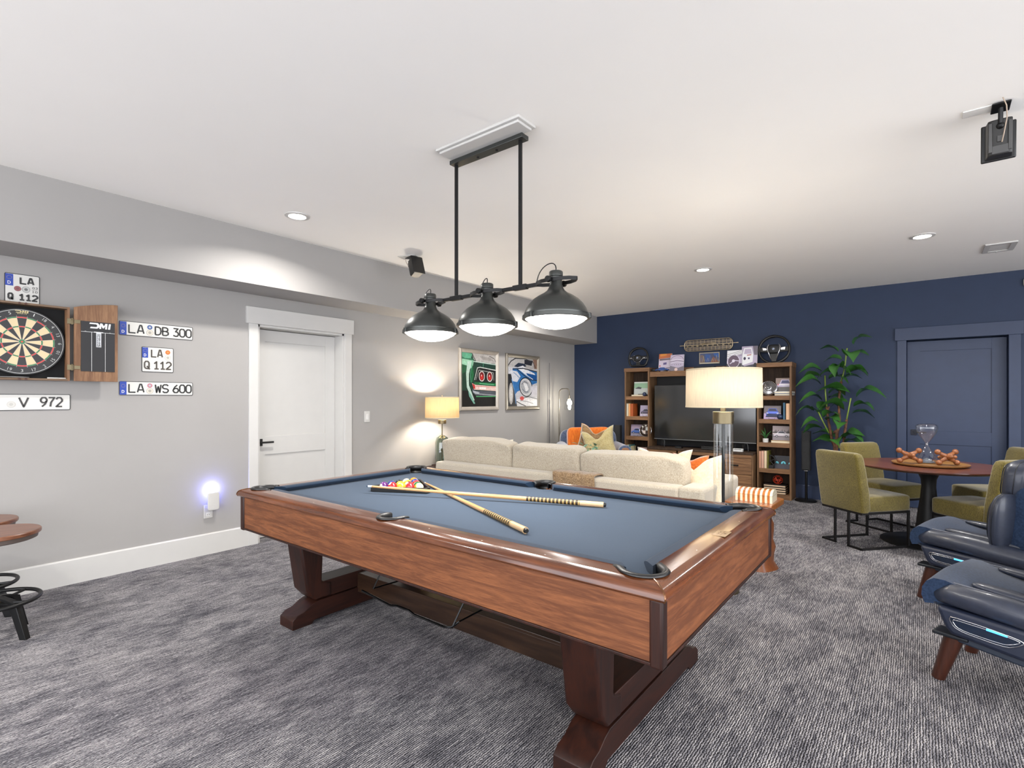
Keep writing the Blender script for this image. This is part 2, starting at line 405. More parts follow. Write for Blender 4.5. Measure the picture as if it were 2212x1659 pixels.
panel_door('door_1', Mx, wd, DZ-.028, WHITE, [(.115, wd-.115, .22, .81), (.115, wd-.115, .985, 1.91)], mat('black_handle', (38, 37, 36), .4, .5), (wd-.06, .93), -1)
Mx = Matrix.Translation((BR-.005, YB+.1, 0)) @ Matrix.Rotation(PI, 4, 'Z')
wd2 = BR-BL-.01
panel_door('door_2', Mx, wd2, BZ-.012, NAVYT, [(.125, wd2-.125, .2, .80), (.125, wd2-.125, .96, 1.935)], mat('dark_handle', (22, 25, 36), .35, .5), (wd2-.065, .94), -1)
struct('trim_4', B().box(BL-.092, BL, YB-.02, YB, 0, BZ).box(BR, BR+.1, YB-.02, YB, 0, BZ).box(BL-.115, BR+.12, YB-.03, YB, BZ, BZ+.15), NAVYT, .002)
# ------------------------------------------------------------------ ceiling cans, vent, sensor
GLOW = emis('can_lens_glow', (255, 250, 240), 14)
CL = {0: 'recessed ceiling downlight nearest the soffit, above the white door', 1: 'recessed ceiling downlight in the far middle, left of the two over the blue wall side', 2: 'recessed ceiling downlight at far right, near the ceiling vent', 3: 'recessed ceiling downlight behind the pendant lamp near the far soffit'}
for i in range(4):
    x, y = CANS[i]
    t = thing('downlight', CL[i], 'ceiling light', (x, y, ZC), 0, 'recessed ceiling downlights')
    O('trim_ring', B().lathe([(.062, -.004), (.066, -.010), (.092, -.006), (.094, 0), (.062, 0), (.062, -.004)], 32), WHITE, t, smooth=60)
    O('lens', B().lathe([(0.001, -.004), (.063, -.004)], 32), GLOW, t)
t = thing('ceiling_vent', 'white rectangular access plate vent in the ceiling at far right', 'vent', (.59, 6.66, ZC))
O('frame', B().box(-.11, .11, -.175, -.135, -.012, 0).box(-.11, .11, .135, .175, -.012, 0).box(-.11, -.07, -.135, .135, -.012, 0).box(.07, .11, -.135, .135, -.012, 0), WHITE, t, bevel=.002)
O('centre_plate', B().box(-.071, .071, -.136, .136, -.006, 0), mat('pale_plate', (232, 230, 226), .5), t)
O('tab', B().box(-.012, .0, .15, .185, -.016, 0), WHITE, t)
t = thing('wall_sensor', 'small white round sensor on the blue wall at the right picture edge', 'sensor', (.935, YB, 2.637))
O('housing', B().soft((0, -.02, 0), (.035, .022, .05), .6), WHITE, t, smooth=180)
# ------------------------------------------------------------------ pool table
TX0, TX1, TY0, TY1 = -3.216, -.565, 1.418, 2.842; TCX, TCY = (TX0+TX1)/2, (TY0+TY1)/2
RW = .112; ZR = .812; BED = .778
APX = wood('apron_walnut_long', (138, 85, 51), (98, 56, 32), 'x', 1.7, .5, 0, dark=(152, 97, 60))
APY = wood('apron_walnut_short', (142, 87, 53), (102, 58, 34), 'y', 1.7, .5, 0, dark=(156, 99, 62))
RAX = wood('rail_walnut_long', (120, 70, 42), (78, 42, 25), 'x', .8, .2, .45)
RAY = wood('rail_walnut_short', (128, 76, 46), (86, 47, 28), 'y', .8, .2, .45)
DKW = wood('dark_stained_wood', (58, 27, 16), (34, 15, 10), 'z', .8, .45, 0)
DKY = wood('dark_stained_wood_long', (58, 27, 16), (34, 15, 10), 'y', .8, .45, 0)
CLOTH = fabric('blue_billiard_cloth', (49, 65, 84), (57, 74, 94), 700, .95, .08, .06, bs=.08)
CLOTH_SHADED = fabric('blue_billiard_cloth_shaded', (24, 42, 62), (30, 50, 72), 700, .95, .08, .06, bs=.08)  # same cloth as the bed, with the cushions' shade darkened into its colour
RUB = mat('black_pocket_rubber', (22, 22, 23), .38, bmp=.1)
pt = thing('pool_table', 'brown wooden pool table with blue cloth standing mid-room under the pendant lamp', 'pool table', (TCX, TCY, 0))
pk = [(TX0+.115, TY0+.115), (TCX, TY0+.095), (TX1-.115, TY0+.115), (TX0+.115, TY1-.115), (TCX, TY1-.095), (TX1-.115, TY1-.115)]
def pockets(z0, z1, grow=0):
    r = []
    for i, (x, y) in enumerate(pk):
        q = B(); rr = (.058 if i in (1, 4) else .070)+grow
        q.lathe([(rr, z0), (rr, z1)], 28, (x, y, 0), caps=True); r.append(q)
        q = B()
        if i in (1, 4):
            d = 1 if i == 1 else -1
            q.box(x-rr, x+rr, min(y, y+d*.2), max(y, y+d*.2), z0, z1)
        else:
            dx = 1 if x < TCX else -1; dy = 1 if y < TCY else -1
            Rm = Matrix.Translation((x, y, 0)) @ Matrix.Rotation(math.atan2(dy, dx), 4, 'Z')
            q.box(0, .22, -rr, rr, z0, z1, Rm)
        r.append(q)
    return r
# aprons
ins = .02; ax0, ax1, ay0, ay1 = TX0+ins, TX1-ins, TY0+ins, TY1-ins
for y0, y1 in ((ay0, ay0+.03), (ay1-.03, ay1)): O('apron', B().box(ax0+.03, ax1-.03, y0, y1, .580, .768), APX, pt, world=True)
for x0, x1 in ((ax0, ax0+.03), (ax1-.03, ax1)): O('apron', B().box(x0, x1, ay0+.03, ay1-.03, .580, .768), APY, pt, world=True)
for y0, y1 in ((ay0-.006, ay0+.03), (ay1-.03, ay1+.006)): O('apron_trim', B().box(ax0+.03, ax1-.03, y0, y1, .572, .582), DKW, pt, world=True, bevel=.002)
for x0, x1 in ((ax0-.006, ax0+.03), (ax1-.03, ax1+.006)): O('apron_trim', B().box(x0, x1, ay0+.03, ay1-.03, .572, .582), DKW, pt, world=True, bevel=.002)
for x in (0, 1):
    for y in (0, 1):
        X0 = ax0-.007 if x == 0 else ax1-.035; Y0 = ay0-.007 if y == 0 else ay1-.035
        O('corner_post', B().box(X0, X0+.042, Y0, Y0+.042, .566, .77), DKW, pt, world=True, bevel=.008)
O('under_panel', B().box(ax0+.05, ax1-.05, ay0+.05, ay1-.05, .62, .70), mat('dark_board', (34, 28, 25), .8), pt, world=True)
# rails: bullnose profile swept with mitred ends
prof = [(0, .80), (.0, ZR), (.03, ZR+.002), (.07, ZR-.001), (.095, .804), (.106, .797), (RW, .786), (RW+.001, .776), (RW-.006, .768), (RW-.03, .766), (.0, .766)]
def rail(side):
    b = B(); rings = []
    for e in (0, 1):
        ring = []
        for (t, z) in prof:
            d = RW-t
            if side == 's': p = ((TX0+d if e == 0 else TX1-d), TY0+d, z)
            if side == 'n': p = ((TX0+d if e == 0 else TX1-d), TY1-d, z)
            if side == 'w': p = (TX0+d, (TY0+d if e == 0 else TY1-d), z)
            if side == 'e': p = (TX1-d, (TY0+d if e == 0 else TY1-d), z)
            ring.append(p)
        rings.append(ring)
    b.loft(rings); o = O('rail', b, RAX if side in 'sn' else RAY, pt, world=True)
    cut(o, pockets(.74, .85)[:])
    for p in o.data.polygons: p.use_smooth = True
    o.data.set_sharp_from_angle(angle=math.radians(30)); return o
for s_ in 'snwe': rail(s_)
for (x, y, dx, dy) in ((TX0, TY0, 1, 1), (TX1, TY0, -1, 1), (TX0, TY1, 1, -1), (TX1, TY1, -1, -1)):
    pts = [(x+dx*(RW-t), y+dy*(RW-t), z+.0008) for (t, z) in prof[2:9]]
    pts[0] = (x+dx*.062, y+dy*.062, ZR+.001)
    O('mitre_trim', B().tube(pts, .0028, 6), mat('bronze_trim', (120, 76, 40), .25, .7, coat=.5), pt, world=True, smooth=60)
bedo = O('playing_cloth', B().box(TX0+RW-.01, TX1-RW+.01, TY0+RW-.01, TY1-RW+.01, BED-.02, BED), CLOTH, pt, world=True)
cut(bedo, [q for i, q in enumerate(pockets(.70, .85)) if i % 2 == 0])
CW = .050
def cushion(p0, p1, n):
    """p0,p1: ends on the wood edge; n: inward normal"""
    b = B(); d = Vector((p1[0]-p0[0], p1[1]-p0[1])).normalized(); rings = []
    for (p, s2) in ((p0, 1), (p1, -1)):
        ring = []
        for (t, z) in ((-.002, ZR), (CW*.6, ZR+.001), (CW-.006, ZR-.003), (CW, ZR-.009), (CW-.002, ZR-.016), (CW*.62, BED+.002), (-.002, BED+.002)):
            k = t*.95
            ring.append((p[0]+n[0]*t+d.x*s2*k, p[1]+n[1]*t+d.y*s2*k, z))
        rings.append(ring)
    O('cushion', b.loft(rings), CLOTH_SHADED, pt, world=True, smooth=40)
gx = .175; gm = .062
cushion((TX0+gx, TY0+RW), (TCX-gm, TY0+RW), (0, 1)); cushion((TCX+gm, TY0+RW), (TX1-gx, TY0+RW), (0, 1))
cushion((TX0+gx, TY1-RW), (TCX-gm, TY1-RW), (0, -1)); cushion((TCX+gm, TY1-RW), (TX1-gx, TY1-RW), (0, -1))
cushion((TX0+RW, TY0+gx), (TX0+RW, TY1-gx), (1, 0)); cushion((TX1-RW, TY0+gx), (TX1-RW, TY1-gx), (-1, 0))
for i, (x, y) in enumerate(pk):
    if i in (1, 4): a = -PI/2 if i == 1 else PI/2
    else: a = math.atan2(-1 if y < TCY else 1, -1 if x < TCX else 1)
    r = .056 if i in (1, 4) else .068; Rm = Matrix.Translation((x-TCX, y-TCY, 0)) @ Matrix.Rotation(a, 4, 'Z')
    arc = [(r*math.cos(t), r*math.sin(t), 0) for t in [math.radians(-90+180*k/16) for k in range(17)]]
    ext = .045 if i in (1, 4) else .055
    path = [(-ext, -r*1.08, -.004), (-ext*.5, -r, 0)]+arc+[(-ext*.5, r, 0), (-ext, r*1.08, -.004)]
    b = B(); rings = []
    for (px, py, pz) in path:
        q = Vector((px, py, 0)); n = Vector((px if px > 0 else 0, py, 0)).normalized()
        rings.append([tuple(q-n*.010+Vector((0, 0, ZR-.03))), tuple(q-n*.010+Vector((0, 0, ZR+.004+pz))), tuple(q-n*.004+Vector((0, 0, ZR+.008+pz))), tuple(q+n*.006+Vector((0, 0, ZR+.008+pz))), tuple(q+n*.012+Vector((0, 0, ZR+.002+pz)))])
    b.loft(rings, closed=False, caps=False)
    p = O('pocket', b, RUB, pt, M=Rm, smooth=60, solid=.003)
    O('pocket_liner', B().lathe([(r-.001, ZR-.008), (r-.004, -.05+ZR), (r-.010, -.085+ZR), (.001, -.092+ZR)], 24, a0=-PI/2-.25, a1=PI/2+.25), RUB, p, smooth=60, solid=.003)
sightM = mat('pearl_sight', (236, 230, 214), .25)
sg = []
for s2 in (0, 1):
    for k in (1, 2, 3, 5, 6, 7):
        x = TX0+.16+(TX1-TX0-.32)*k/8; sg.append((x, TY0+.062 if s2 == 0 else TY1-.062))
    for k in (1, 2, 3):
        if s2 == 1 and k == 2: continue
        y = TY0+.16+(TY1-TY0-.32)*k/4; sg.append((TX0+.062 if s2 == 0 else TX1-.062, y))
for x, y in sg: O('sight', B().lathe([(.006, 0), (.006, .0012), (.0001, .0014)], 14, (x-TCX, y-TCY, ZR-.001)), sightM, pt)
npM = Matrix.Translation((TX1-.055-TCX, 2.14-TCY, ZR+.0012)) @ Matrix.Rotation(PI/2, 4, 'Z')
o = O('nameplate', B().box(-.045, .045, -.026, .026, -.001, .001), mat('champagne_plate', (176, 150, 118), .28, .7), pt, M=npM)
c = Canvas(z=.0012); c.line([(-.028, .012), (-.012, .006), (.0, .013), (.012, .006), (.028, .012)], .0025, (90, 58, 34)); c.line([(-.036, -.004), (.036, -.004)], .0015, (90, 58, 34)); c.rect(-.006, -.018, .006, -.009, (90, 58, 34)); c.make('plate_print', o)
# pedestals
def pedestal(xc, wdt):
    b = B(); h = wdt/2
    y0, y1 = 1.575, 2.70
    P = [(y0, 0), (y0, .055), (y0+.03, .078), (y0+.075, .088), (y0+.12, .115), (y0+.16, .128), (y1-.16, .128), (y1-.12, .115), (y1-.075, .088), (y1-.03, .078), (y1, .055), (y1, 0), (y1-.12, 0), (y1-.14, .02), (y0+.14, .02), (y0+.12, 0)]
    O('foot', b.prism(P, 'yz', xc-h, xc+h), DKY, pt, world=True, bevel=.003)
    for s2 in (1, -1):
        f = (lambda q: q) if s2 == 1 else (lambda q: y0+y1-q)
        P = [(f(1.60), .62), (f(1.78), .62), (f(1.765), .24), (f(1.83), .22), (f(1.83), .135), (f(1.72), .135), (f(1.665), .20)]
        o = O('leg', B().prism(P, 'yz', xc-.082, xc+.075), DKW, pt, world=True, bevel=.012)
    O('cross_beam', B().box(xc-.07, xc+.07, 1.76, y0+y1-1.76, .135, .235), DKY, pt, world=True, bevel=.004)
pedestal(-2.935, .145); pedestal(-.975, .15)
b = B().box(-2.87, -1.05, 2.02, 2.19, .205, .225).box(-2.87, -1.05, 2.02, 2.045, .10, .21).box(-2.87, -1.05, 2.165, 2.19, .10, .21)
O('stretcher', b, wood('stretcher_wood', (64, 44, 30), (40, 26, 18), 'x', .7, .3, .3), pt, world=True, bevel=.003)
wr = [(-2.286, .60), (-2.288, .43), (-2.30, .335)]
b = B(); Yw = 1.70
b.tube([(-2.286, Yw+.12, .60), (-2.288, Yw+.08, .44), (-2.30, Yw+.02, .335), (-2.30, Yw+.24, .325)], .0045, 6)
b.tube([(-1.655, Yw+.12, .60), (-1.655, Yw+.05, .42), (-1.68, Yw, .315), (-1.69, Yw+.24, .315)], .0045, 6)
b.tube([(-2.40, Yw+.02, .30), (-2.30, Yw+.02, .292), (-2.13, Yw, .292), (-2.08, Yw, .302), (-1.99, Yw, .302), (-1.95, Yw, .29), (-1.74, Yw, .288), (-1.69, Yw, .30), (-1.665, Yw+.02, .325)], .006, 6)
O('cue_rack_wire', b, mat('black_wire', (14, 15, 17), .25, .6), pt, world=True, smooth=60)
# triangle and balls
C0 = Vector((-2.50, 2.061)); tt = Vector((.89, .45)).normalized(); nn = Vector((-tt.y, tt.x)); R0 = .0286
tri = thing('ball_triangle', 'black triangular rack around the balls on the pool table', 'rack', (C0.x, C0.y, BED))
def tri_pt(a, bb, z): q = tt*a+nn*bb; return (q.x, q.y, z)
def tripath(g): # inner/outer rounded triangle
    return [(-.165-g*1.5, -g), (.165+g*1.5, -g), (.178+g*1.2, .022), (.014+g*.3, .300+g*1.5), (-.014-g*.3, .300+g*1.5), (-.178-g*1.2, .022)]
b = B(); inn, out = tripath(0.0), tripath(.012)
rings = []
for i in range(6):
    rings.append([tri_pt(*inn[i], 0.001), tri_pt(*inn[i], .034), tri_pt(*out[i], .034), tri_pt(*out[i], 0.001)])
O('rack_frame', b.loft(rings, True, False, loop=True), BLKP, tri, bevel=.003)
def ballmat(c, stripe):
    k = 'ball_%d_%d_%d_%d' % (c+(stripe,))
    if k in MATS: return MATS[k]
    m, nt, bb = nodes(k); tc = nt.nodes.new('ShaderNodeTexCoord'); sp = nt.nodes.new('ShaderNodeSeparateXYZ'); nt.links.new(tc.outputs['Object'], sp.inputs[0])
    def M2(op, a, v):
        n = nt.nodes.new('ShaderNodeMath'); n.operation = op; nt.links.new(a, n.inputs[0])
        if v is not None: n.inputs[1].default_value = v
        return n.outputs[0]
    az = M2('ABSOLUTE', sp.outputs['Z'], None); ay = M2('ABSOLUTE', sp.outputs['Y'], None)
    mx = nt.nodes.new('ShaderNodeMix'); mx.data_type = 'RGBA'
    mx.inputs[6].default_value = lin(c); mx.inputs[7].default_value = lin((238, 228, 196))
    f = M2('GREATER_THAN', az, .0165) if stripe else M2('GREATER_THAN', ay, .0262)
    nt.links.new(f, mx.inputs[0]); nt.links.new(mx.outputs[2], bb.inputs['Base Color']); bb.inputs['Roughness'].default_value = .08; bb.inputs['Coat Weight'].default_value = .6
    MATS[k] = m; return m
BC = {'purple': (92, 30, 110), 'red': (214, 28, 34), 'yellow': (244, 180, 20), 'orange': (240, 130, 20), 'blue': (24, 40, 130), 'black': (14, 14, 15), 'green': (18, 92, 50), 'maroon': (110, 22, 28)}
layout = [['purple', 'red', 'yellow', 'red', 'yellow-'], ['blue', 'yellow', 'maroon', 'green'], ['black', 'yellow', 'red'], ['green-', 'blue'], ['orange']]
WHO = [['at the left near corner of the triangle', 'second along the near side', 'middle of the near side', 'fourth along the near side', 'at the right near corner']] + [['in the second row, '+q for q in ('first from left', 'second', 'third', 'at its right end')], ['in the third row, '+q for q in ('left', 'middle', 'right')], ['in the fourth row, left', 'in the fourth row, right'], ['at the far apex of the triangle']]
bi = 0
for r_, row in enumerate(layout):
    for k, cname in enumerate(row):
        st = cname.endswith('-'); cn = cname.rstrip('-'); m_ = len(row)
        q = C0+tt*((k-(m_-1)/2)*.0578)+nn*(.030+.0500*r_)
        o = O('billiard_ball', B().sphere((0, 0, 0), R0, 24, 16), ballmat(BC[cn], int(st)), smooth=180)
        o.location = (q.x, q.y, BED+R0+.0005); o.rotation_euler = (random.uniform(-1, 1), random.uniform(-.6, .6), random.uniform(-1, 1))
        if cname in ('yellow-', 'red-'): o.rotation_euler = (.5, .9, .3)
        tag(o, '%s %s billiard ball %s' % (cn, 'striped' if st else 'solid', WHO[r_][k]), 'ball', 'billiard balls in the rack')
# cues
MAPLE = wood('maple_shaft', (222, 178, 122), (206, 156, 100), 'x', .6, .25, .5)
BUTT = mat('cream_butt', (226, 188, 140), .3, coat=.5)
def wrapmat():
    m, nt, bb = nodes('ringed_wrap'); tc = nt.nodes.new('ShaderNodeTexCoord'); sp = nt.nodes.new('ShaderNodeSeparateXYZ'); nt.links.new(tc.outputs['Object'], sp.inputs[0])
    a = nt.nodes.new('ShaderNodeMath'); a.operation = 'MULTIPLY'; a.inputs[1].default_value = 2*PI/.021; nt.links.new(sp.outputs['X'], a.inputs[0])
    b2 = nt.nodes.new('ShaderNodeMath'); b2.operation = 'SINE'; nt.links.new(a.outputs[0], b2.inputs[0])
    r = ramp(nt, b2.outputs[0], [(.0, lin((60, 44, 16))), (.25, lin((74, 56, 22))), (.4, lin((186, 150, 86))), (.9, lin((204, 166, 104)))]); nt.links.new(r.outputs[0], bb.inputs['Base Color']); bb.inputs['Roughness'].default_value = .35
    return m
WRAP = wrapmat()
def cue(name, butt, tip, label):
    v = Vector(tip)-Vector(butt); L = v.length; root = thing(name, label, 'cue', butt)
    root.rotation_mode = 'QUATERNION'; root.rotation_quaternion = v.to_track_quat('X', 'Z')
    def seg(n, a, b_, m, r0=None, r1=None):
        f = lambda x: .0148-(.0148-.0064)*min(1, max(0, x)/L)
        O(n, B().cyl((a, 0, 0), (b_, 0, 0), r0 or f(a), r1 or f(b_), 16), m, root, smooth=40)
    seg('bumper', -.012, 0, BLKP, .009, .0115); seg('butt', 0, .125, BUTT); seg('wrap', .125, .42, WRAP); seg('shaft', .42, L-.035, MAPLE)
    seg('ferrule', L-.035, L-.008, mat('white_ferrule', (225, 228, 226), .3)); seg('tip', L-.008, L, mat('chalked_tip', (40, 60, 84), .8))
cue('pool_cue', (-1.304, 2.436, BED+.0155), (-2.635, 1.925, BED+.043), 'upper pool cue lying across the triangle, pointing left')
cue('pool_cue', (-1.310, 1.757, BED+.0155), (-2.62, 2.372, BED+.0085), 'lower pool cue with its ringed butt pointing at the near long rail')
# ------------------------------------------------------------------ pendant lamp
pn = thing('pendant_light', 'dark metal linear pendant lamp with three domed shades over the pool table', 'pendant lamp', (-1.91, 2.2, ZC))
# local z is measured down from the ceiling
z0 = ZC
med = thing('ceiling_medallion', 'white stepped rectangular ceiling plate above the pendant lamp', 'ceiling plate', (-1.88, 2.135, ZC))
O('step', B().box(-.30, .30, -.075, .075, -.014, 0), WHITE, med, bevel=.003)
O('step', B().box(-.285, .285, -.06, .06, -.028, -.014), WHITE, med, bevel=.004)
O('canopy', B().box(-.268, .268, -.030, .030, -.052, -.028), IRON, pn, bevel=.003)
for x in (-.07, .07): O('canopy_screw', B().lathe([(.007, -.052), (.007, -.058), (.0001, -.059)], 12, (x, 0, 0)), BLACK, pn)
for x in (-.24, .235): O('rod', B().box(x-.008, x+.008, -.008, .008, 1.955-z0, -.05), BLACK, pn, bevel=.001)
zb = 1.955-z0
for a_, b_ in ((-.345, -.12), (.12, .345)): O('cross_bar', B().box(a_, b_, -.011, .011, zb-.018, zb), BLACK, pn, bevel=.002)
for a_, b_ in ((-.285, -.195), (.19, .28)): O('bar_clamp', B().box(a_, b_, -.014, .014, zb-.022, zb+.004), BLACK, pn, bevel=.002)
LENS = emis('pendant_lens_glow', (255, 251, 244), 9)
for i, x in enumerate((-.462, 0, .462)):
    zr = 1.765-z0
    pr_ = [(.163, 0), (.161, .018), (.153, .040), (.138, .064), (.115, .088), (.088, .106), (.062, .120), (.045, .133), (.036, .148), (.031, .165), (.030, .19), (.030, .204), (.034, .207), (.034, .228), (.030, .232), (.001, .233)]
    sh = O('shade', B().lathe(pr_, 48, (x, 0, zr)), IRON, pn, smooth=50, solid=.002)
    O('rim', B().lathe([(.164, .008), (.171, .006), (.172, -.010), (.165, -.013), (.156, -.010), (.158, .002), (.164, .008)], 48, (x, 0, zr)), IRON, sh, smooth=50)
    for a in (0.3, 2.4, 4.5): O('rim_clip', B().box(-.012, .010, -.011, .011, -.014, .012, Matrix.Translation((x+.170*math.cos(a), .170*math.sin(a), zr)) @ Matrix.Rotation(a, 4, 'Z')), IRON, sh, bevel=.002)
    O('lens', B().lathe([(.160, -.006), (.140, -.022), (.11, -.038), (.075, -.051), (.035, -.058), (.001, -.060)], 40, (x, 0, zr)), LENS, sh, smooth=180)
    # yoke: two flat bowed straps round the neck and the screw knobs
    zy = zb-.009
    for sy in (1, -1):
        P = [(x-.125, 0, zy), (x-.10, sy*.030, zy), (x-.055, sy*.052, zy), (x, sy*.057, zy), (x+.055, sy*.052, zy), (x+.10, sy*.030, zy), (x+.125, 0, zy)]
        rings = []
        for k, p in enumerate(P):
            rings.append([(p[0], p[1]-.003*sy, p[2]-.009), (p[0], p[1]+.003*sy, p[2]-.009), (p[0], p[1]+.003*sy, p[2]+.009), (p[0], p[1]-.003*sy, p[2]+.009)])
        O('yoke_strap', B().loft(rings), BLACK, pn, smooth=40)
        O('knob', B().cyl((x, sy*.03, zy), (x, sy*.075, zy), .006, n=10).cyl((x, sy*.066, zy), (x, sy*.082, zy), .017, .015, 18), BLACK, pn, bevel=.003)
    dx = -.12 if i != 1 else -.09
    hh_ = .06 if i == 2 else .045; kk = 1 if i == 2 else .55
    b = B().tube([(x+dx*kk*(1-math.cos(a_))/2, .012*math.sin(a_), zr+.232*(1-(a_/PI)**2)+(zy-zr)*(a_/PI)**2+hh_*math.sin(a_)**.8) for a_ in [PI*k/14 for k in range(15)]], .0028, 6)
    O('cable', b, BLKP, sh, smooth=180)
# ------------------------------------------------------------------ ceiling satellite speakers
def speaker(loc, rz, tilt, label, plate_m):
    t = thing('ceiling_speaker', label, 'speaker', loc, rz, 'small black speakers hung from the ceiling')
    b = B()
    O('bracket_plate', B().box(-.035, .035, -.055, .055, -.008, 0), BLACK, t, bevel=.004)
    O('bracket_arm', B().tube([(0, 0, -.004), (0, .01, -.05), (0, .02, -.085)], .010, 10).sphere((0, .02, -.085), .016), BLACK, t, smooth=60)
    M = Matrix.Translation((0, .03, -.085)) @ Matrix.Rotation(tilt, 4, 'X')
    P = [(-.052, .085), (.052, .085), (.045, .0), (.03, -.008), (-.03, -.008), (-.045, 0)]
    O('enclosure', B().prism(P, 'xy', -.135, .035), mat('speaker_plastic', (34, 33, 31), .45), t, M=M, bevel=.005)
    O('grille', B().box(-.066, .066, .085, .10, -.142, .042), BLKP, t, M=M, bevel=.006)
    b = B()
    for sx in (-.036, .036): b.box(sx-.007, sx+.007, -.013, -.004, -.12, .02)
    b.box(-.03, .03, -.012, -.004, -.13, -.09); b.box(-.012, .012, -.016, -.004, -.075, -.045)
    O('back_ribs', b, mat('grey_plastic', (70, 69, 68), .4), t, M=M, bevel=.002)
    O('wire', B().tube([(.0, -.10, 0), (.015, -.07, -.03), (.02, -.035, -.07), (.012, .005, -.13), (.005, .012, -.17)], .0025, 6), mat('copper_clear_wire', (190, 170, 150), .35), t, smooth=180)
    return t
speaker((-4.03, 3.47, ZC-.004), math.radians(-100), .35, 'small black speaker on a ceiling bracket near the soffit, left of the pendant', None)
speaker((.312, 3.46, ZC-.004), math.radians(-1), .10, 'small black speaker seen from behind, hung from the ceiling at top right', None)
t = O('ceiling_plate', B().box(-.10, .10, -.06, .06, -.006, 0, Matrix.Rotation(.3, 4, 'Z')), WHITE, bevel=.002); t.location = (-4.035, 3.455, ZC); tag(t, 'white blank cover plate above the left small speaker', 'cover plate', 'white blank plates on the ceiling')
t = O('ceiling_plate', B().box(-.06, .06, -.036, .036, -.006, 0), mat('bright_plate', (236, 234, 230), .5), bevel=.002); t.location = (.23, 3.455, ZC); tag(t, 'white blank cover plate beside the right small speaker', 'cover plate', 'white blank plates on the ceiling')
# ------------------------------------------------------------------ left wall: plates, dart cabinet, switch, night light
PW, KB, EU = (226, 224, 218), (26, 25, 25), (14, 62, 170)
SF = {'A': [[(0, 0), (.38, 1), (.62, 1), (1, 0)], [(.18, .3), (.82, .3)]], 'L': [[(0, 1), (0, 0), (1, 0)]], 'D': [[(0, 0), (0, 1), (.55, 1), (.9, .85), (1, .5), (.9, .15), (.55, 0), (0, 0)]],
 'B': [[(0, 0), (0, 1), (.6, 1), (.9, .88), (.9, .62), (.6, .52), (0, .52)], [(.6, .52), (1, .38), (1, .14), (.65, 0), (0, 0)]], '3': [[(.05, 1), (.95, 1), (.45, .6), (.8, .56), (1, .4), (1, .2), (.8, .03), (.4, 0), (0, .12)]],
 '0': [[(.25, 0), (0, .2), (0, .8), (.25, 1), (.75, 1), (1, .8), (1, .2), (.75, 0), (.25, 0)]], 'Q': [[(.25, 0), (0, .2), (0, .8), (.25, 1), (.75, 1), (1, .8), (1, .2), (.75, 0), (.25, 0)], [(.52, .36), (1.16, -.10)]],
 '1': [[(.05, .72), (.55, 1), (.55, 0)], [(.1, 0), (1, 0)]], '2': [[(0, .8), (.25, 1), (.75, 1), (1, .8), (1, .6), (0, 0), (1, 0)]], 'W': [[(0, 1), (.22, 0), (.5, .75), (.78, 0), (1, 1)]],
 'S': [[(1, .85), (.75, 1), (.25, 1), (0, .82), (0, .62), (.25, .5), (.75, .46), (1, .33), (1, .18), (.75, 0), (.25, 0), (0, .15)]], '6': [[(.8, 1), (.3, .72), (0, .35), (0, .2), (.25, 0), (.75, 0), (1, .2), (1, .38), (.75, .55), (.3, .55), (.05, .4)]],
 '9': [[(.2, 0), (.7, .28), (1, .65), (1, .8), (.75, 1), (.25, 1), (0, .8), (0, .62), (.25, .45), (.7, .45), (.95, .6)]], 'V': [[(0, 1), (.5, 0), (1, 1)]], '7': [[(0, 1), (1, 1), (.4, .45), (.3, 0)]], 'R': [[(0, 0), (0, 1), (.7, 1), (1, .85), (1, .62), (.7, .48), (0, .48)], [(.5, .48), (1, 0)]]}
def ptext(c, t_, x0, y0, x1, y1, col, wd=.0105):
    n = len(t_); g = .30; cw = (x1-x0-wd)/(n+(n-1)*g); x = x0+wd/2
    for ch in t_:
        for st_ in SF[ch]:
            q = [(x+u*cw, y0+wd/2+v*(y1-y0-wd)) for u, v in st_]; c.line(q, wd, col)
            for p in q[1:-1]: z = c.z; c.ell(p[0], p[1], wd/2, wd/2, col, 10); c.z = z
        x += cw*(1+g)
def lplate(name, y0, z0, w_, h_, label, fn):
    t = thing(name, label, 'license plate', (XW, y0+w_/2, z0+h_/2), 0, 'licence plates on the left wall')
    M = wallX(0, 0, 0)
    r = .010
    def rr(x0, y0, x1, y1, r): return [(x+math.cos(a)*r, y+math.sin(a)*r) for (x, y, a0) in ((x1-r, y1-r, 0), (x0+r, y1-r, PI/2), (x0+r, y0+r, PI), (x1-r, y0+r, 3*PI/2)) for a in [a0+PI/2*k/4 for k in range(5)]]
    O('plate_body', B().prism(rr(-w_/2, -h_/2, w_/2, h_/2, r), 'xy', .001, .0045), mat('plate_border_black', (30, 30, 30), .4), t, M=M)
    c = Canvas(z=.0047); c.poly(rr(-w_/2+.0045, -h_/2+.0045, w_/2-.0045, h_/2-.0045, r-.004), PW); fn(c, -w_/2, -h_/2); c.make('lettering', t, M)
def seal(c, x, y, r, col, col2): c.ell(x, y, r, r, col2); c.ell(x, y, r*.9, r*.9, col); c.ell(x, y, r*.45, r*.45, col2)
def eub(c, x, y, w_, h_, short=False):
    c.rect(x+.004, y+.004, x+w_, y+h_-.004, EU)
    cy = y+h_*.66 if not short else y+h_*.68
    for k in range(12): c.ell(x+w_/2+.002+.012*math.cos(k*PI/6), cy+.012*math.sin(k*PI/6), .0016, .0016, (190, 170, 60), 5)
    c.text('D', x+w_*.34, y+h_*.16, x+w_*.72, y+h_*.16+.022, (235, 235, 240))
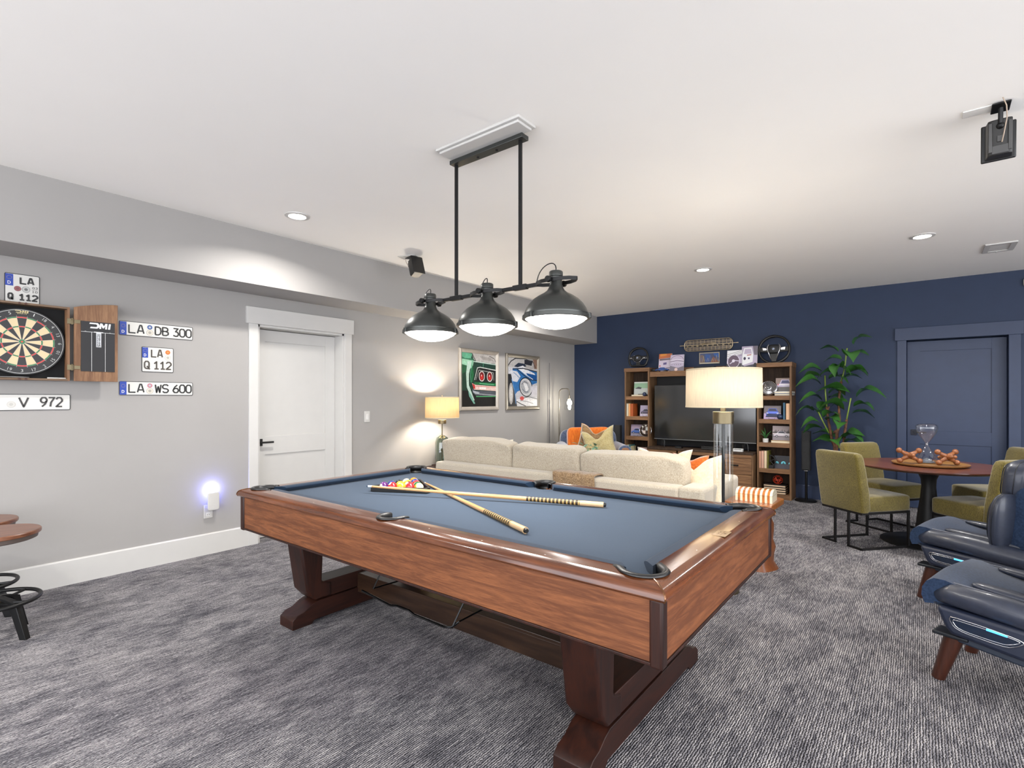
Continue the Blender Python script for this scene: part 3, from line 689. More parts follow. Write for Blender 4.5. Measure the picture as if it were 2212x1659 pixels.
def pDB(c, x, y, word='DB', num='300', s1=(40, 80, 150)):
    eub(c, x, y, .048, .11)
    ptext(c, 'LA', x+.058, y+.018, x+.168, y+.092, KB); seal(c, x+.203, y+.078, .019, s1, (180, 185, 195)); seal(c, x+.203, y+.035, .024, (216, 210, 196), (170, 165, 155))
    ptext(c, word, x+.236, y+.018, x+.338, y+.092, KB); ptext(c, num, x+.364, y+.018, x+.508, y+.092, KB)
lplate('license_plate', 1.266, 1.848, .517, .112, 'long white licence plate reading LA DB 300', lambda c, x, y: pDB(c, x, y))
lplate('license_plate', 1.266, 1.380, .517, .109, 'long white licence plate reading LA WS 600, lowest right of the scoreboard', lambda c, x, y: pDB(c, x, y, 'WS', '600', (196, 120, 130)))
def pQ(c, x, y):
    eub(c, x, y+.11, .044, .09, True); ptext(c, 'LA', x+.062, y+.118, x+.148, y+.186, (74, 66, 58))
    seal(c, x+.182, y+.166, .018, (206, 110, 40), (230, 150, 80)); seal(c, x+.182, y+.122, .022, (222, 218, 208), (180, 176, 166))
    ptext(c, 'Q', x+.014, y+.022, x+.055, y+.09, (74, 66, 58)); ptext(c, '112', x+.078, y+.022, x+.21, y+.09, (74, 66, 58))
lplate('license_plate', 1.414, 1.567, .224, .203, 'small square licence plate reading LA Q 112 between the two long ones', pQ)
def pQ2(c, x, y):
    eub(c, x, y+.11, .044, .088, True); ptext(c, 'LA', x+.075, y+.130, x+.152, y+.182, KB)
    seal(c, x+.065, y+.098, .018, (150, 80, 84), (120, 70, 72)); seal(c, x+.108, y+.098, .021, (200, 200, 196), (110, 110, 108))
    c.text('03', x+.140, y+.105, x+.168, y+.122, KB, 0); c.line([(x+.138, y+.099), (x+.17, y+.099)], .0015, KB); c.text('10', x+.143, y+.078, x+.168, y+.095, KB, 0)
    ptext(c, 'Q', x+.014, y+.018, x+.045, y+.066, KB); ptext(c, '112', x+.068, y+.018, x+.172, y+.066, KB)
lplate('license_plate', .627, 2.010, .180, .2, 'small square licence plate reading LA Q 112 above the dartboard cabinet', pQ2)
def pV(c, x, y):
    eub(c, x, y, .048, .113); ptext(c, 'R', x+.10, y+.02, x+.148, y+.094, (48, 46, 44)); seal(c, x+.206, y+.042, .022, (208, 206, 200), (190, 188, 182))
    ptext(c, 'V', x+.240, y+.02, x+.298, y+.094, (48, 46, 44)); ptext(c, '972', x+.352, y+.02, x+.478, y+.094, (48, 46, 44))
lplate('license_plate', .454, 1.271, .52, .113, 'long white licence plate with V 972 below the dartboard cabinet', pV)
# dart cabinet
CABW = wood('rustic_oak', (160, 122, 90), (118, 84, 60), 'z', 1.1, .55, 0, dark=(176, 140, 108))
cb = thing('dartboard_cabinet', 'open wooden dartboard cabinet with black lining on the left wall', 'dart cabinet', (XW, .705, 1.742))
hw, hh, dp = .248, .263, .095
O('cabinet_back', B().box(.002, .012, -hw+.008, hw-.008, -hh+.008, hh-.008), mat('black_felt', (14, 14, 15), .9), cb)
O('cabinet_side', B().box(0, dp, hw-.014, hw, -hh, hh), CABW, cb, bevel=.001); O('cabinet_side', B().box(0, dp, -hw, -hw+.014, -hh, hh), CABW, cb, bevel=.001)
OAKY = wood('rustic_oak_y', (136, 112, 90), (104, 82, 64), 'y', .8, .55)
O('cabinet_top', B().box(0, dp, -hw+.014, hw-.014, hh-.014, hh), OAKY, cb, bevel=.001); O('cabinet_bottom', B().box(0, dp, -hw+.014, hw-.014, -hh, -hh+.014), OAKY, cb, bevel=.001)
for z in (hh-.006, -hh+.006):
    for y in (-.016, .016): O('magnet', B().cyl((dp-.001, y, z), (dp+.004, y, z), .0075, n=12), mat('rust_magnet', (84, 54, 44), .5, .4), cb)
for z in (.165, -.165):
    for y in (-.0, ): O('hinge', B().box(dp-.002, dp+.004, hw-.016, hw+.022, z-.02, z+.02).cyl((dp+.006, hw+.012, z-.024), (dp+.006, hw+.012, z+.024), .005, n=10), BRASS, cb, bevel=.001)
# door leaf, swung right open flat
xd = XW+.105; y0, y1 = .975, 1.232
P = [(y0, -.263), (y1, -.263), (y1, .315)]+[(y1-(y1-y0)*k/8, .315-.045*(k/8)**1.6) for k in range(1, 8)]+[(y0, .268)]
dr = thing('cabinet_door', 'arched wooden dart cabinet door with chalk scoreboard, swung open', 'cabinet door', (xd, 0, 1.742))
O('door_leaf', B().prism(P, 'yz', -.018, 0), CABW, dr, bevel=.0015)
for z in (.165, -.165): O('hinge_leaf', B().box(0, .003, y0+.0, y0+.035, z-.013, z+.013), BRASS, dr, bevel=.001)
c = Canvas(z=0); wk = (232, 232, 232); bw, bh = .200, .365
O('scoreboard', B().box(0, .004, y0+.037, y0+.037+bw, -.19, -.19+bh), mat('scoreboard_black', (30, 30, 33), .6), dr)
# logo: slanted D M I
c.poly([(.052, .357), (.098, .357), (.108, .345), (.108, .328), (.094, .316), (.052, .316), (.056, .327), (.088, .327), (.094, .333), (.094, .341), (.088, .347), (.048, .347)], wk)
c.poly([(.106, .316), (.112, .357), (.124, .357), (.134, .338), (.143, .357), (.156, .357), (.152, .316), (.141, .316), (.143, .340), (.134, .322), (.126, .322), (.119, .338), (.117, .316)], wk)
c.poly([(.158, .316), (.164, .357), (.176, .357), (.171, .316)], wk)
c.line([(0, .288), (bw, .288)], .0022, wk); c.line([(.062, 0), (.062, .288)], .0022, wk); c.line([(.142, 0), (.142, .288)], .0022, wk)
c.rect(.075, .286, .13, .292, wk); c.rect(.088, .18, .118, .287, (205, 208, 212))
for k, s_ in enumerate(('20', '19', '18', '17', '16', '15')): c.text(s_, .093, .270-k*.0145-.0055, .113, .270-k*.0145+.0055, KB, .03)
c.rect(.092, .1835, .114, .192, KB); c.text('Bull', .094, .185, .112, .191, wk, .02)
for x in (.02, .165): c.text('ooo', x, .2905, x+.01, .293, wk, 0)
c.make('score_print', dr, wallX(.0043, y0+.037, -.19))
# dart board
db = thing('dartboard', 'round bristle dartboard with red and green rings inside the cabinet', 'dartboard', (XW+.012, .708, 1.742))
O('board', B().cyl((0, 0, 0), (.036, 0, 0), .2255, n=64), mat('board_black', (20, 20, 21), .85), db)
c = Canvas(dz=.00008, z=.0362)
c.ell(0, 0, .2255, .2255, (18, 18, 19), 72)
CRM, RED_, GRN = (222, 200, 158), (206, 38, 44), (28, 120, 74)
nums = [20, 1, 18, 4, 13, 6, 10, 15, 2, 17, 3, 19, 7, 16, 8, 11, 14, 9, 12, 5]
for k in range(20):
    a = PI/2-k*PI/10; a0, a1 = a-PI/20, a+PI/20; blk = k % 2 == 0
    c.sector(0, 0, .0159, .170, a0, a1, (20, 20, 21) if blk else CRM)
c.z += .0001
for k in range(20):
    a = PI/2-k*PI/10; a0, a1 = a-PI/20, a+PI/20; blk = k % 2 == 0
    for r0, r1 in ((.099, .107), (.162, .170)): c.sector(0, 0, r0, r1, a0, a1, RED_ if blk else GRN)
c.z += .0001
for k in range(20):
    a = PI/2-k*PI/10+PI/20; c.line([(.016*math.cos(a), .016*math.sin(a)), (.178*math.cos(a), .178*math.sin(a))], .0012, (196, 192, 184))
for r in (.099, .107, .162, .170): c.arc(0, 0, r, .0008, (170, 165, 150))
c.ell(0, 0, .0159, .0159, GRN); c.ell(0, 0, .0063, .0063, (200, 70, 50)); c.arc(0, 0, .0159, .001, (190, 190, 184))
c.arc(0, 0, .2165, .0022, (225, 225, 222), n=72)
for k, n_ in enumerate(nums):
    if n_ == 20: continue
    a = PI/2-k*PI/10; x, y = .198*math.cos(a), .198*math.sin(a); w_ = (.004 if n_ == 1 else .010) if n_ < 10 else .018
    c.text(str(n_), x-w_*.6, y-.010, x+w_*.6, y+.010, (214, 214, 210), -.012, a-PI/2 if math.sin(a) > -.01 else a+PI/2)
gd = (206, 190, 140)
c.poly([(-.034, .213), (-.008, .213), (-.002, .207), (-.002, .201), (-.008, .196), (-.032, .196), (-.030, .200), (-.012, .200), (-.009, .204), (-.012, .208), (-.036, .208)], gd)
c.poly([(-.001, .196), (.002, .213), (.008, .213), (.012, .205), (.016, .213), (.022, .213), (.020, .196), (.015, .196), (.016, .206), (.012, .199), (.009, .199), (.006, .206), (.005, .196)], gd)
c.poly([(.023, .196), (.026, .213), (.033, .213), (.031, .196)], gd); c.text('DARTS', -.024, .188, .024, .194, gd, .02)
c.make('board_face', db, wallX(0, 0, 0))
t = O('chalk_stick', B().cyl((0, -.05, 0), (0, .05, 0), .004, n=10), mat('chalk_white', (230, 230, 228), .9), smooth=40); t.location = (XW+.07, .885, 1.742-hh+.0185); tag(t, 'white chalk stick lying at the bottom right inside the dart cabinet', 'chalk')
t = thing('dart', 'silver dart lying in the bottom left of the dart cabinet', 'dart', (XW+.075, .62, 1.742-hh+.020), -.08)
O('barrel', B().tube([(0, -.06, 0), (0, .03, 0), (0, .035, 0), (0, .085, 0), (0, .12, 0)], [.0018, .0035, .004, .004, .001], 8), mat('dart_metal', (180, 180, 178), .3, .9), t, smooth=60)
O('flight', B().box(-.006, .006, -.09, -.055, -.0005, .0005).box(-.0005, .0005, -.09, -.055, -.005, .006), mat('dart_flight', (200, 200, 198), .5), t)
# switch plate
t = thing('light_switch', 'white light switch plate on the grey wall right of the white door', 'switch', (XW, 3.555, 1.152))
O('plate', B().box(0, .006, -.037, .037, -.062, .062), WHITE, t, bevel=.003)
O('rocker', B().box(.005, .010, -.016, .016, -.033, .033), mat('switch_white', (232, 231, 228), .35), t, bevel=.002)
t = thing('wall_outlet', 'white electrical outlet plate low on the left wall under the night light', 'outlet', (XW, 1.905, .372))
O('plate', B().box(0, .005, -.036, .036, -.058, .058), WHITE, t, bevel=.002)
O('socket', B().box(.004, .007, -.016, .016, -.042, -.012), mat('switch_white', (232, 231, 228), .35), t, bevel=.002)
O('slot', B().box(.0068, .0075, -.009, -.006, -.034, -.022).box(.0068, .0075, .005, .008, -.034, -.022), BLKP, t)
t = thing('night_light', 'white plug-in night light glowing blue on the left wall', 'night light', (XW, 1.93, .462))
O('plug_body', B().box(.006, .04, -.022, .022, -.06, .0), WHITE, t, bevel=.006)
O('glow_back', B().soft((.028, 0, .005), (.008, .034, .05), .4), emis('blue_glow', (92, 104, 255), 7, (110, 120, 255)), t, smooth=180)
O('cover', B().soft((.048, 0, 0), (.008, .047, .078), .3), WHITE, t, smooth=180)
light('night_light_lamp', 'POINT', (XW+.030, 1.93, .56), 1.3, (.30, .33, 1), .012)
# ------------------------------------------------------------------ framed paintings
def frame(y0, y1, z0, z1, label, cat, paint, fm):
    w_, h_ = y1-y0, z1-z0
    t = thing('framed_painting', label, cat, (XW, (y0+y1)/2, (z0+z1)/2)); M = wallX(0, 0, 0)
    pf = [(0, .0), (0, .022), (.012, .034), (.03, .03), (.052, .016), (.056, .010), (.056, 0)]
    for (nm, L, Rr) in (('t', w_, 0), ('b', w_, PI), ('l', h_, PI/2), ('r', h_, -PI/2)):
        off = h_/2 if nm in 'tb' else w_/2; rings = []
        for e in (-1, 1): rings.append([(e*(L/2-a), off-a, z) for a, z in pf])
        O('frame_bar', B().loft(rings), fm, t, M=M @ Matrix.Rotation(Rr, 4, 'Z'))
    c = Canvas(dz=.00012, z=.008); c.rect(-w_/2+.05, -h_/2+.05, w_/2-.05, h_/2-.05, (60, 62, 60))
    def u(x, y): return (-w_/2+.055+x*(w_-.11), -h_/2+.055+y*(h_-.11))
    paint(c, u, w_-.11, h_-.11); c.make('canvas', t, M, paint_mat())
def P_(c, u, pts, col): c.poly([u(*p) for p in pts], col)
def L_(c, u, pts, wd, col): c.line([u(*p) for p in pts], wd, col)
def E_(c, u, x, y, rx, ry, col, W_, H_, rot=0): q = u(x, y); c.ell(q[0], q[1], rx*W_, ry*H_, col, rot=rot)
def green_car(c, u, W_, H_):
    P_(c, u, [(0, 0), (1, 0), (1, 1), (0, 1)], (30, 62, 46)); P_(c, u, [(0, .0), (.5, 0), (1, 0), (1, .22), (.4, .2), (.2, .3), (0, .3)], (24, 24, 20))
    P_(c, u, [(0, .86), (.24, .86), (.30, .99), (0, 1)], (96, 168, 134)); P_(c, u, [(0, .82), (.3, .84), (.34, .9), (.1, .89), (0, .92)], (48, 110, 80)); P_(c, u, [(0, .68), (.3, .72), (.34, .86), (0, .88)], (156, 206, 176)); P_(c, u, [(0, .60), (.16, .66), (.14, .76), (0, .78)], (40, 92, 60))
    P_(c, u, [(.28, 1), (1, 1), (1, .83), (.40, .85), (.34, .88)], (176, 172, 168)); P_(c, u, [(.5, .96), (.85, .94), (.95, .88), (.6, .89)], (150, 146, 142)); L_(c, u, [(.28, 1), (.40, .85)], .012, (40, 50, 44)); L_(c, u, [(.8, .97), (.95, .93), (1, .86)], .01, (70, 66, 64))
    P_(c, u, [(.36, .82), (1, .80), (1, .72), (.34, .74)], (28, 58, 48)); L_(c, u, [(.34, .845), (1, .815)], .012, (196, 214, 204)); L_(c, u, [(.62, .83), (.61, .74)], .01, (84, 150, 120))
    P_(c, u, [(.16, .84), (.28, .85), (.20, .60), (.20, .40), (.36, .12), (.30, .10), (.14, .36), (.12, .62)], (188, 214, 200)); P_(c, u, [(.18, .3), (.26, .22), (.38, .06), (.34, .05), (.2, .2)], (120, 176, 156))
    L_(c, u, [(.30, .85), (.24, .6), (.26, .45)], .012, (86, 160, 122)); P_(c, u, [(.3, .78), (.34, .6), (.3, .46), (.27, .46), (.26, .62)], (34, 104, 62))
    P_(c, u, [(.44, .74), (1, .70), (1, .46), (.40, .48), (.36, .56)], (30, 30, 30)); L_(c, u, [(.36, .50), (.44, .73), (.52, .745), (1, .705)], .011, (214, 216, 210)); L_(c, u, [(.40, .50), (.48, .69), (.92, .655), (.94, .5)], .008, (170, 174, 168))
    for x in (.57, .81):
        E_(c, u, x, .575, .088, .098, (220, 214, 206), W_, H_); E_(c, u, x, .575, .070, .082, (116, 26, 30), W_, H_); E_(c, u, x, .555, .045, .05, (196, 44, 40), W_, H_); E_(c, u, x-.01, .59, .012, .02, (240, 200, 190), W_, H_)
    P_(c, u, [(.36, .46), (1, .45), (1, .40), (.34, .42)], (30, 110, 62)); L_(c, u, [(.5, .44), (.95, .42)], .008, (120, 196, 150))
    P_(c, u, [(.28, .44), (.38, .41), (1, .39), (1, .30), (.34, .32)], (226, 196, 186)); P_(c, u, [(.29, .43), (.36, .41), (.38, .33), (.33, .34)], (190, 40, 40)); L_(c, u, [(.38, .385), (1, .375)], .006, (206, 90, 70)); P_(c, u, [(.5, .37), (.7, .365), (.68, .33), (.5, .335)], (244, 236, 230))
    P_(c, u, [(.28, .34), (.4, .30), (1, .29), (1, .20), (.4, .21), (.3, .26)], (84, 88, 96)); P_(c, u, [(.3, .30), (.5, .27), (.48, .24), (.33, .26)], (180, 186, 192)); L_(c, u, [(.36, .245), (1, .215)], .007, (196, 200, 204)); L_(c, u, [(.4, .19), (1, .195)], .012, (90, 176, 116))
def blue_car(c, u, W_, H_):
    P_(c, u, [(0, 0), (1, 0), (1, 1), (0, 1)], (196, 196, 202)); P_(c, u, [(0, 1), (1, 1), (1, .78), (0, .8)], (176, 174, 172)); P_(c, u, [(.55, .98), (.85, .97), (.8, .86), (.55, .88)], (44, 46, 54)); P_(c, u, [(.85, 1), (1, 1), (1, .8), (.9, .8)], (142, 112, 96))
    L_(c, u, [(.0, .82), (.1, .92), (.25, .99), (.6, 1)], .016, (40, 40, 44)); L_(c, u, [(.6, .99), (.85, .94), (.95, .82)], .012, (60, 58, 60)); P_(c, u, [(.2, .82), (.34, .90), (.55, .89), (.62, .84), (.4, .8)], (38, 48, 66)); P_(c, u, [(.3, .8), (.5, .85), (.6, .8)], (220, 222, 226))
    P_(c, u, [(.15, .78), (.5, .8), (1, .75), (1, .5), (.8, .45), (.3, .3), (.2, .2), (.15, .55)], (44, 108, 170)); P_(c, u, [(.05, .74), (.3, .72), (.42, .62), (.3, .5), (.12, .52)], (206, 208, 216)); P_(c, u, [(.3, .78), (.6, .78), (.9, .7), (1, .6), (.7, .64)], (224, 226, 232)); P_(c, u, [(.6, .7), (1, .66), (1, .54), (.75, .58)], (24, 84, 150))
    L_(c, u, [(.15, .76), (.5, .79), (1, .74)], .014, (34, 36, 42)); L_(c, u, [(.3, .76), (.5, .66), (.75, .56), (1, .55)], .012, (30, 40, 60)); L_(c, u, [(.36, .77), (.6, .66), (.85, .57)], .012, (226, 228, 232)); L_(c, u, [(.18, .70), (.4, .58), (.46, .5)], .01, (70, 120, 170))
    P_(c, u, [(.0, .66), (.1, .66), (.22, .3), (.3, 0), (0, 0)], (36, 38, 44)); E_(c, u, .10, .26, .075, .22, (176, 172, 168), W_, H_); E_(c, u, .10, .26, .045, .15, (210, 208, 204), W_, H_); L_(c, u, [(.12, .56), (.22, .3), (.26, .05)], .016, (90, 140, 190))
    E_(c, u, .60, .40, .235, .20, (28, 32, 42), W_, H_, -.35); E_(c, u, .60, .40, .21, .18, (206, 206, 208), W_, H_, -.35); E_(c, u, .58, .40, .17, .14, (170, 172, 176), W_, H_, -.35); P_(c, u, [(.5, .5), (.62, .47), (.7, .36), (.6, .3), (.55, .4)], (232, 232, 234)); L_(c, u, [(.48, .36), (.56, .30), (.68, .3)], .01, (40, 60, 90)); L_(c, u, [(.46, .46), (.55, .52), (.66, .48)], .008, (60, 64, 72))
    P_(c, u, [(.28, .14), (.5, .18), (.9, .16), (1, .2), (1, 0), (.3, 0)], (222, 222, 224)); L_(c, u, [(.28, .10), (.45, .04), (.6, .0)], .014, (36, 36, 42)); L_(c, u, [(.5, .17), (.7, .2), (1, .15)], .009, (50, 52, 58)); L_(c, u, [(.4, .12), (.62, .1), (.86, .05)], .008, (90, 90, 96)); P_(c, u, [(.75, .42), (1, .44), (1, .2), (.82, .22)], (212, 210, 218)); E_(c, u, .46, .165, .07, .042, (206, 44, 44), W_, H_)
frame(5.02, 5.846, 1.188, 2.042, 'framed painting of a green car tail with two round red lamps', 'painting', green_car, mat('silver_frame', (186, 178, 166), .35, .25))
frame(6.02, 6.885, 1.183, 2.038, 'framed painting of a blue and white vintage car front', 'painting', blue_car, mat('pewter_frame', (150, 142, 128), .35, .35))
# ------------------------------------------------------------------ sofa
SOFA = fabric('oatmeal_boucle', (166, 154, 134), (204, 194, 176), 240, .95, .3, .05, (1, 1, .45), .5)
SOFAB = fabric('oatmeal_weave', (182, 171, 153), (204, 195, 178), 200, .95, .3, .03, (1, 1, .5), .35)
sf = thing('sofa', 'long cream sofa with loose back cushions, seen from behind beyond the pool table', 'sofa', (-2.72, 3.95, 0))
sx0, sx1, sy0, sy1, sh = -4.17, -1.27, 3.93, 4.90, .668
O('base', B().box(sx0+.02, sx1-.02, sy0+.03, sy1-.02, .10, .30), SOFAB, sf, world=True, bevel=.02)
O('back_frame', B().box(sx0, sx1-.19, sy0, sy0+.17, .10, sh), SOFAB, sf, world=True, bevel=.028)
O('arm', B().box(sx1-.20, sx1, sy0+.001, sy1, .10, sh+.004), SOFAB, sf, world=True, bevel=.03)
O('arm', B().box(sx0, sx0+.20, sy0+.16, sy1, .10, sh-.03), SOFAB, sf, world=True, bevel=.03)
for i in range(3):
    a = sx0+.2+(sx1-sx0-.4)*i/3
    O('seat_cushion', B().soft((a+.4165, sy0+.55, .385), (.415, .40, .095), .22, 32, 14), SOFAB, sf, world=True, smooth=180)
for x in (sx0+.1, sx1-.1):
    for y in (sy0+.1, sy1-.1): O('foot', B().cyl((x, y, 0), (x, y, .11), .025, .03, 12), DKW, sf, world=True, smooth=40)
def wrink(seed, amp=.012):
    def f(q):
        r = random.Random(seed); x, y, z = q
        q = Vector(q); q.z += amp*(math.sin(x*9+seed)+.5*math.sin(x*23+seed*2))*.6; q.y += amp*(math.sin(x*13+z*17+seed)+.6*math.sin(z*31+x*7))*.8
        return q
    return f
for i, (a, b_, zt) in enumerate(((-4.235, -3.24, .925), (-3.235, -2.44, .905), (-2.445, -1.475, .885))):
    hw_ = (b_-a)/2; zb_ = .46; hz = (zt-zb_)/2
    M = Matrix.Rotation(-.16, 3, 'X')
    M = Matrix.Rotation(.14, 3, 'X')
    O('back_cushion', B().soft(((a+b_)/2, sy0+.27, zb_+hz), (hw_, .105, hz), .24, 56, 30, M, wrink(i*3+1)), SOFA, sf, world=True, smooth=180)
THR = fabric('tan_chunky_knit', (120, 94, 66), (178, 150, 116), 120, 1, .3, .1, bs=.9)
b = B(); P = []
for k in range(15):
    t_ = k/14
    if t_ < .35: y, z = sy0-.012, .50+(.18)*t_/.35
    elif t_ < .65:
        a = (t_-.35)/.3*PI; y, z = sy0+.075-.087*math.cos(a), .682+.012*math.sin(a)
    else: y, z = sy0+.165+.02*(t_-.65), .68-.30*(t_-.65)/.35
    P.append((y, z))
b.grid(lambda u, v: (-2.615+.425*u+.006*math.sin(v*9), P[min(14, int(v*14+.5))][0]+.003*math.sin(u*30), P[min(14, int(v*14+.5))][1]+.003*math.sin(u*21+v*5)), 30, 14)
t = O('throw_blanket', b, THR, smooth=180, solid=.014); tag(t, 'folded brown knitted throw draped over the back of the cream sofa', 'throw')
def pillow(name, w_, h_, th, mtl, loc, rot, label, chop=.0, piping=None, group=None, cat='cushion', ptuck=.10):
    """square scatter cushion with pointed corners; chop = dent in its top edge"""
    t = thing(name, label, cat, loc, 0, group); t.rotation_euler = rot
    n = 18
    def pt_(u, v, s):
        x, y = 2*u-1, 2*v-1
        k = 1-ptuck*(1-abs(y)**1.6)*abs(x)**3; l = 1-ptuck*(1-abs(x)**1.6)*abs(y)**3
        X, Y_ = x*k*w_/2, y*l*h_/2
        if chop: Y_ -= chop*h_*max(0, y)**1.2*math.exp(-(x/.42)**2)
        T = th/2*max(0, (1-x**4))**.5*max(0, (1-y**4))**.5
        T *= 1+.07*math.sin(7*x+3*y)+.05*math.sin(11*y-4*x)
        if chop: T *= 1-.45*max(0, y)*math.exp(-(x/.18)**2)
        return (X, s*T, Y_+h_/2)
    b = B(); b.grid(lambda u, v: pt_(u, v, 1), n, n); b.grid(lambda u, v: pt_(u, v, -1), n, n)
    bmesh.ops.remove_doubles(b.bm, verts=b.bm.verts, dist=.0005)
    O('cushion_cover', b, mtl, t, smooth=180)
    if piping:
        e = [(i/n, 0) for i in range(n)]+[(1, i/n) for i in range(n)]+[(1-i/n, 1) for i in range(n)]+[(0, 1-i/n) for i in range(n)]
        O('piping', B().tube([pt_(u, v, 0) for u, v in e], .005, 6, closed=True), piping, t, smooth=180)
    return t
CRV = fabric('cream_velvet', (226, 206, 174), (236, 220, 192), 60, .7, .7, .06, bs=.1)
ORG = fabric('orange_velvet', (206, 96, 22), (230, 122, 34), 60, .7, .7, .15, bs=.15)
pillow('scatter_cushion', .50, .44, .16, CRV, (-1.80, 4.44, .475), (-.18, 0, .10), 'cream velvet cushion behind the right sofa cushion with a deep dent between two points', .24, ptuck=.14)
pillow('scatter_cushion', .34, .39, .12, ORG, (-1.62, 4.56, .475), (-.2, .0, -.1), 'orange velvet cushion peeping out behind the cream ones on the sofa', .1)
pillow('scatter_cushion', .52, .44, .20, CRV, (-1.47, 4.30, .45), (-.22, -.10, -.25), 'cream velvet cushion at the right end of the sofa behind the glass lamp', .26, ptuck=.15)
pillow('scatter_cushion', .42, .42, .14, mat('ivory_cover', (240, 232, 214), .8, bmp=.05), (-3.72, 4.42, .49), (-.15, 0, 0), 'ivory cushion just showing above the leftmost sofa cushion', .12)
# ------------------------------------------------------------------ floor lamp and table lamp
GLS = thin_glass('clear_glass', (.975, .985, .98), .02, .04)
def lamp(name, label, cat, loc, R, zs0, zs1, zc0, zc1, rc, es, watt, c, base_z=0):
    t = thing(name, label, cat, loc); 
    O('lamp_shade', B().lathe([(R, zs0), (R*.985, zs1)], 56), shade_mat(name+'_linen', c, es), t, smooth=60, solid=.003)
    O('shade_ring', B().lathe([(R+.001, zs0-.002), (R+.001, zs0+.008)], 56).lathe([(R*.985+.001, zs1-.008), (R*.985+.001, zs1+.002)], 56), mat('linen_edge', (232, 214, 178), .8), t, smooth=60, solid=.003)
    b = B()
    for a in (0, 2*PI/3, 4*PI/3): b.cyl((0, 0, zs1-.015), (R*.98*math.cos(a), R*.98*math.sin(a), zs1-.01), .0025, n=6)
    O('spider', b, NICKEL, t)
    O('finial', B().cyl((0, 0, zs1-.03), (0, 0, zs1+.018), .008, n=10), NICKEL, t, smooth=40)
    O('neck', B().cyl((0, 0, zc1), (0, 0, zs1-.03), .010, n=12), NICKEL, t, smooth=40)
    O('bulb', B().sphere((0, 0, (zs0+zs1)/2), .03, 16, 10), emis('warm_bulb', (255, 226, 170), 12), t, smooth=180)
    O('cap', B().cyl((0, 0, zc0), (0, 0, zc1), rc, n=40), BRASS, t, bevel=.002)
    light(name+'_light', 'POINT', (loc[0], loc[1], loc[2]+(zs0+zs1)/2), watt, (1, .92, .80), .045)
    return t
t = lamp('floor_lamp', 'glass column floor lamp with lit drum shade behind the sofa at right', 'lamp', (-1.09, 3.80, 0), .252, 1.292, 1.560, 1.176, 1.260, .070, .12, 26, (250, 232, 200))
O('neck_block', B().box(-.016, .016, -.016, .016, 1.260, 1.305), BRASS, t, bevel=.002)
O('glass_column', B().lathe([(.065, .05), (.065, 1.176)], 40), GLS, t, smooth=60)
O('pole', B().cyl((0, 0, .04), (0, 0, 1.176), .0105, n=14), BLACK, t, smooth=40)
O('foot', B().lathe([(.001, .05), (.10, .05), (.105, .04), (.105, 0), (.001, 0)], 40), BRASS, t, smooth=40)
t = lamp('table_lamp', 'smaller lamp with lit yellow drum shade against the left wall', 'lamp', (-4.56, 4.42, .52), .205, .600, .855, .530, .578, .050, .16, 48, (252, 222, 168))
O('glass_body', B().lathe([(.045, .02), (.075, .04), (.085, .12), (.085, .30), (.07, .36), (.03, .385), (.02, .39)], 32), thin_glass('smoked_green_glass', (.62, .70, .64), .03, .2), t, smooth=60)
O('pole', B().cyl((0, 0, .02), (0, 0, .535), .007, n=12), BRASS, t, smooth=40)
O('foot', B().lathe([(.001, .02), (.08, .02), (.08, 0), (.001, 0)], 32), BRASS, t, smooth=40)
t = thing('end_table', 'small dark end table under the yellow lamp at the sofa\'s left end', 'side table', (-4.575, 4.42, 0))
O('tabletop', B().cyl((0, 0, .495), (0, 0, .52), .22, n=40), DKW, t, bevel=.004)
for a in (.5, 2.6, 4.7): O('leg', B().cyl((.15*math.cos(a), .15*math.sin(a), .5), (.2*math.cos(a), .2*math.sin(a), 0), .014, .010, 10), DKW, t, smooth=40)
t = thing('arched_ornament', 'arched smoked glass ornament standing behind the yellow lamp', 'ornament', (-4.76, 4.62, .52))
O('arch_glass', B().prism([(-.10, 0), (.10, 0)]+[(.10*math.cos(a), .27+.10*math.sin(a)) for a in [PI*k/12 for k in range(13)]], 'yz', -.01, .01), mat('smoky_mirror', (150, 152, 142), .15, .5), t, bevel=.003)
t = thing('end_table', 'low shelf table holding the arched ornament beside the left wall', 'side table', (-4.765, 4.66, 0))
O('tabletop', B().box(-.09, .09, -.14, .14, .50, .52), DKW, t, bevel=.003)
for y in (-.12, .12): O('leg', B().box(-.09, .0, y-.012, y+.012, 0, .5), DKW, t)
# ------------------------------------------------------------------ live edge side table and striped box
LIVE = wood('honey_live_edge', (176, 108, 48), (138, 76, 30), 'x', 1, .3, .5, dark=(192, 128, 68))
t = thing('side_table', 'honey coloured live-edge wooden side table at the sofa\'s right arm', 'side table', (-1.03, 4.50, 0))
pts = [(-.20, -.20), (-.02, -.225), (.13, -.21), (.15, -.19), (.155, .0), (.16, .20), (.12, .24), (-.06, .235), (-.19, .22), (-.205, .02)]
O('slab_top', B().prism(pts, 'xy', .49, .535), LIVE, t, bevel=.006)
b = B(); rings = []
for k in range(9):
    z = .49*k/8; r = .10+.025*abs(math.cos(k*1.1))+(.02 if k == 0 else 0)
    rings.append([((r*(1+.12*math.sin(3*a+k*.5)))*math.cos(a)+.0, (r*(1+.10*math.cos(2*a+k)))*math.sin(a)*1.1, z) for a in [2*PI*j/20 for j in range(20)]])
O('trunk_base', b.loft(rings), wood('trunk_wood', (150, 88, 44), (112, 60, 28), 'z', 1, .4, .3), t, smooth=60)
t = thing('striped_box', 'cream and amber striped domed box on the live-edge side table', 'box', (-1.035, 4.50, .5355), .03)
HORN = mat('amber_horn', (186, 106, 34), .25, var=.25, ns=30, coat=.6); IVO = mat('ivory_bone', (238, 226, 200), .3, coat=.5)
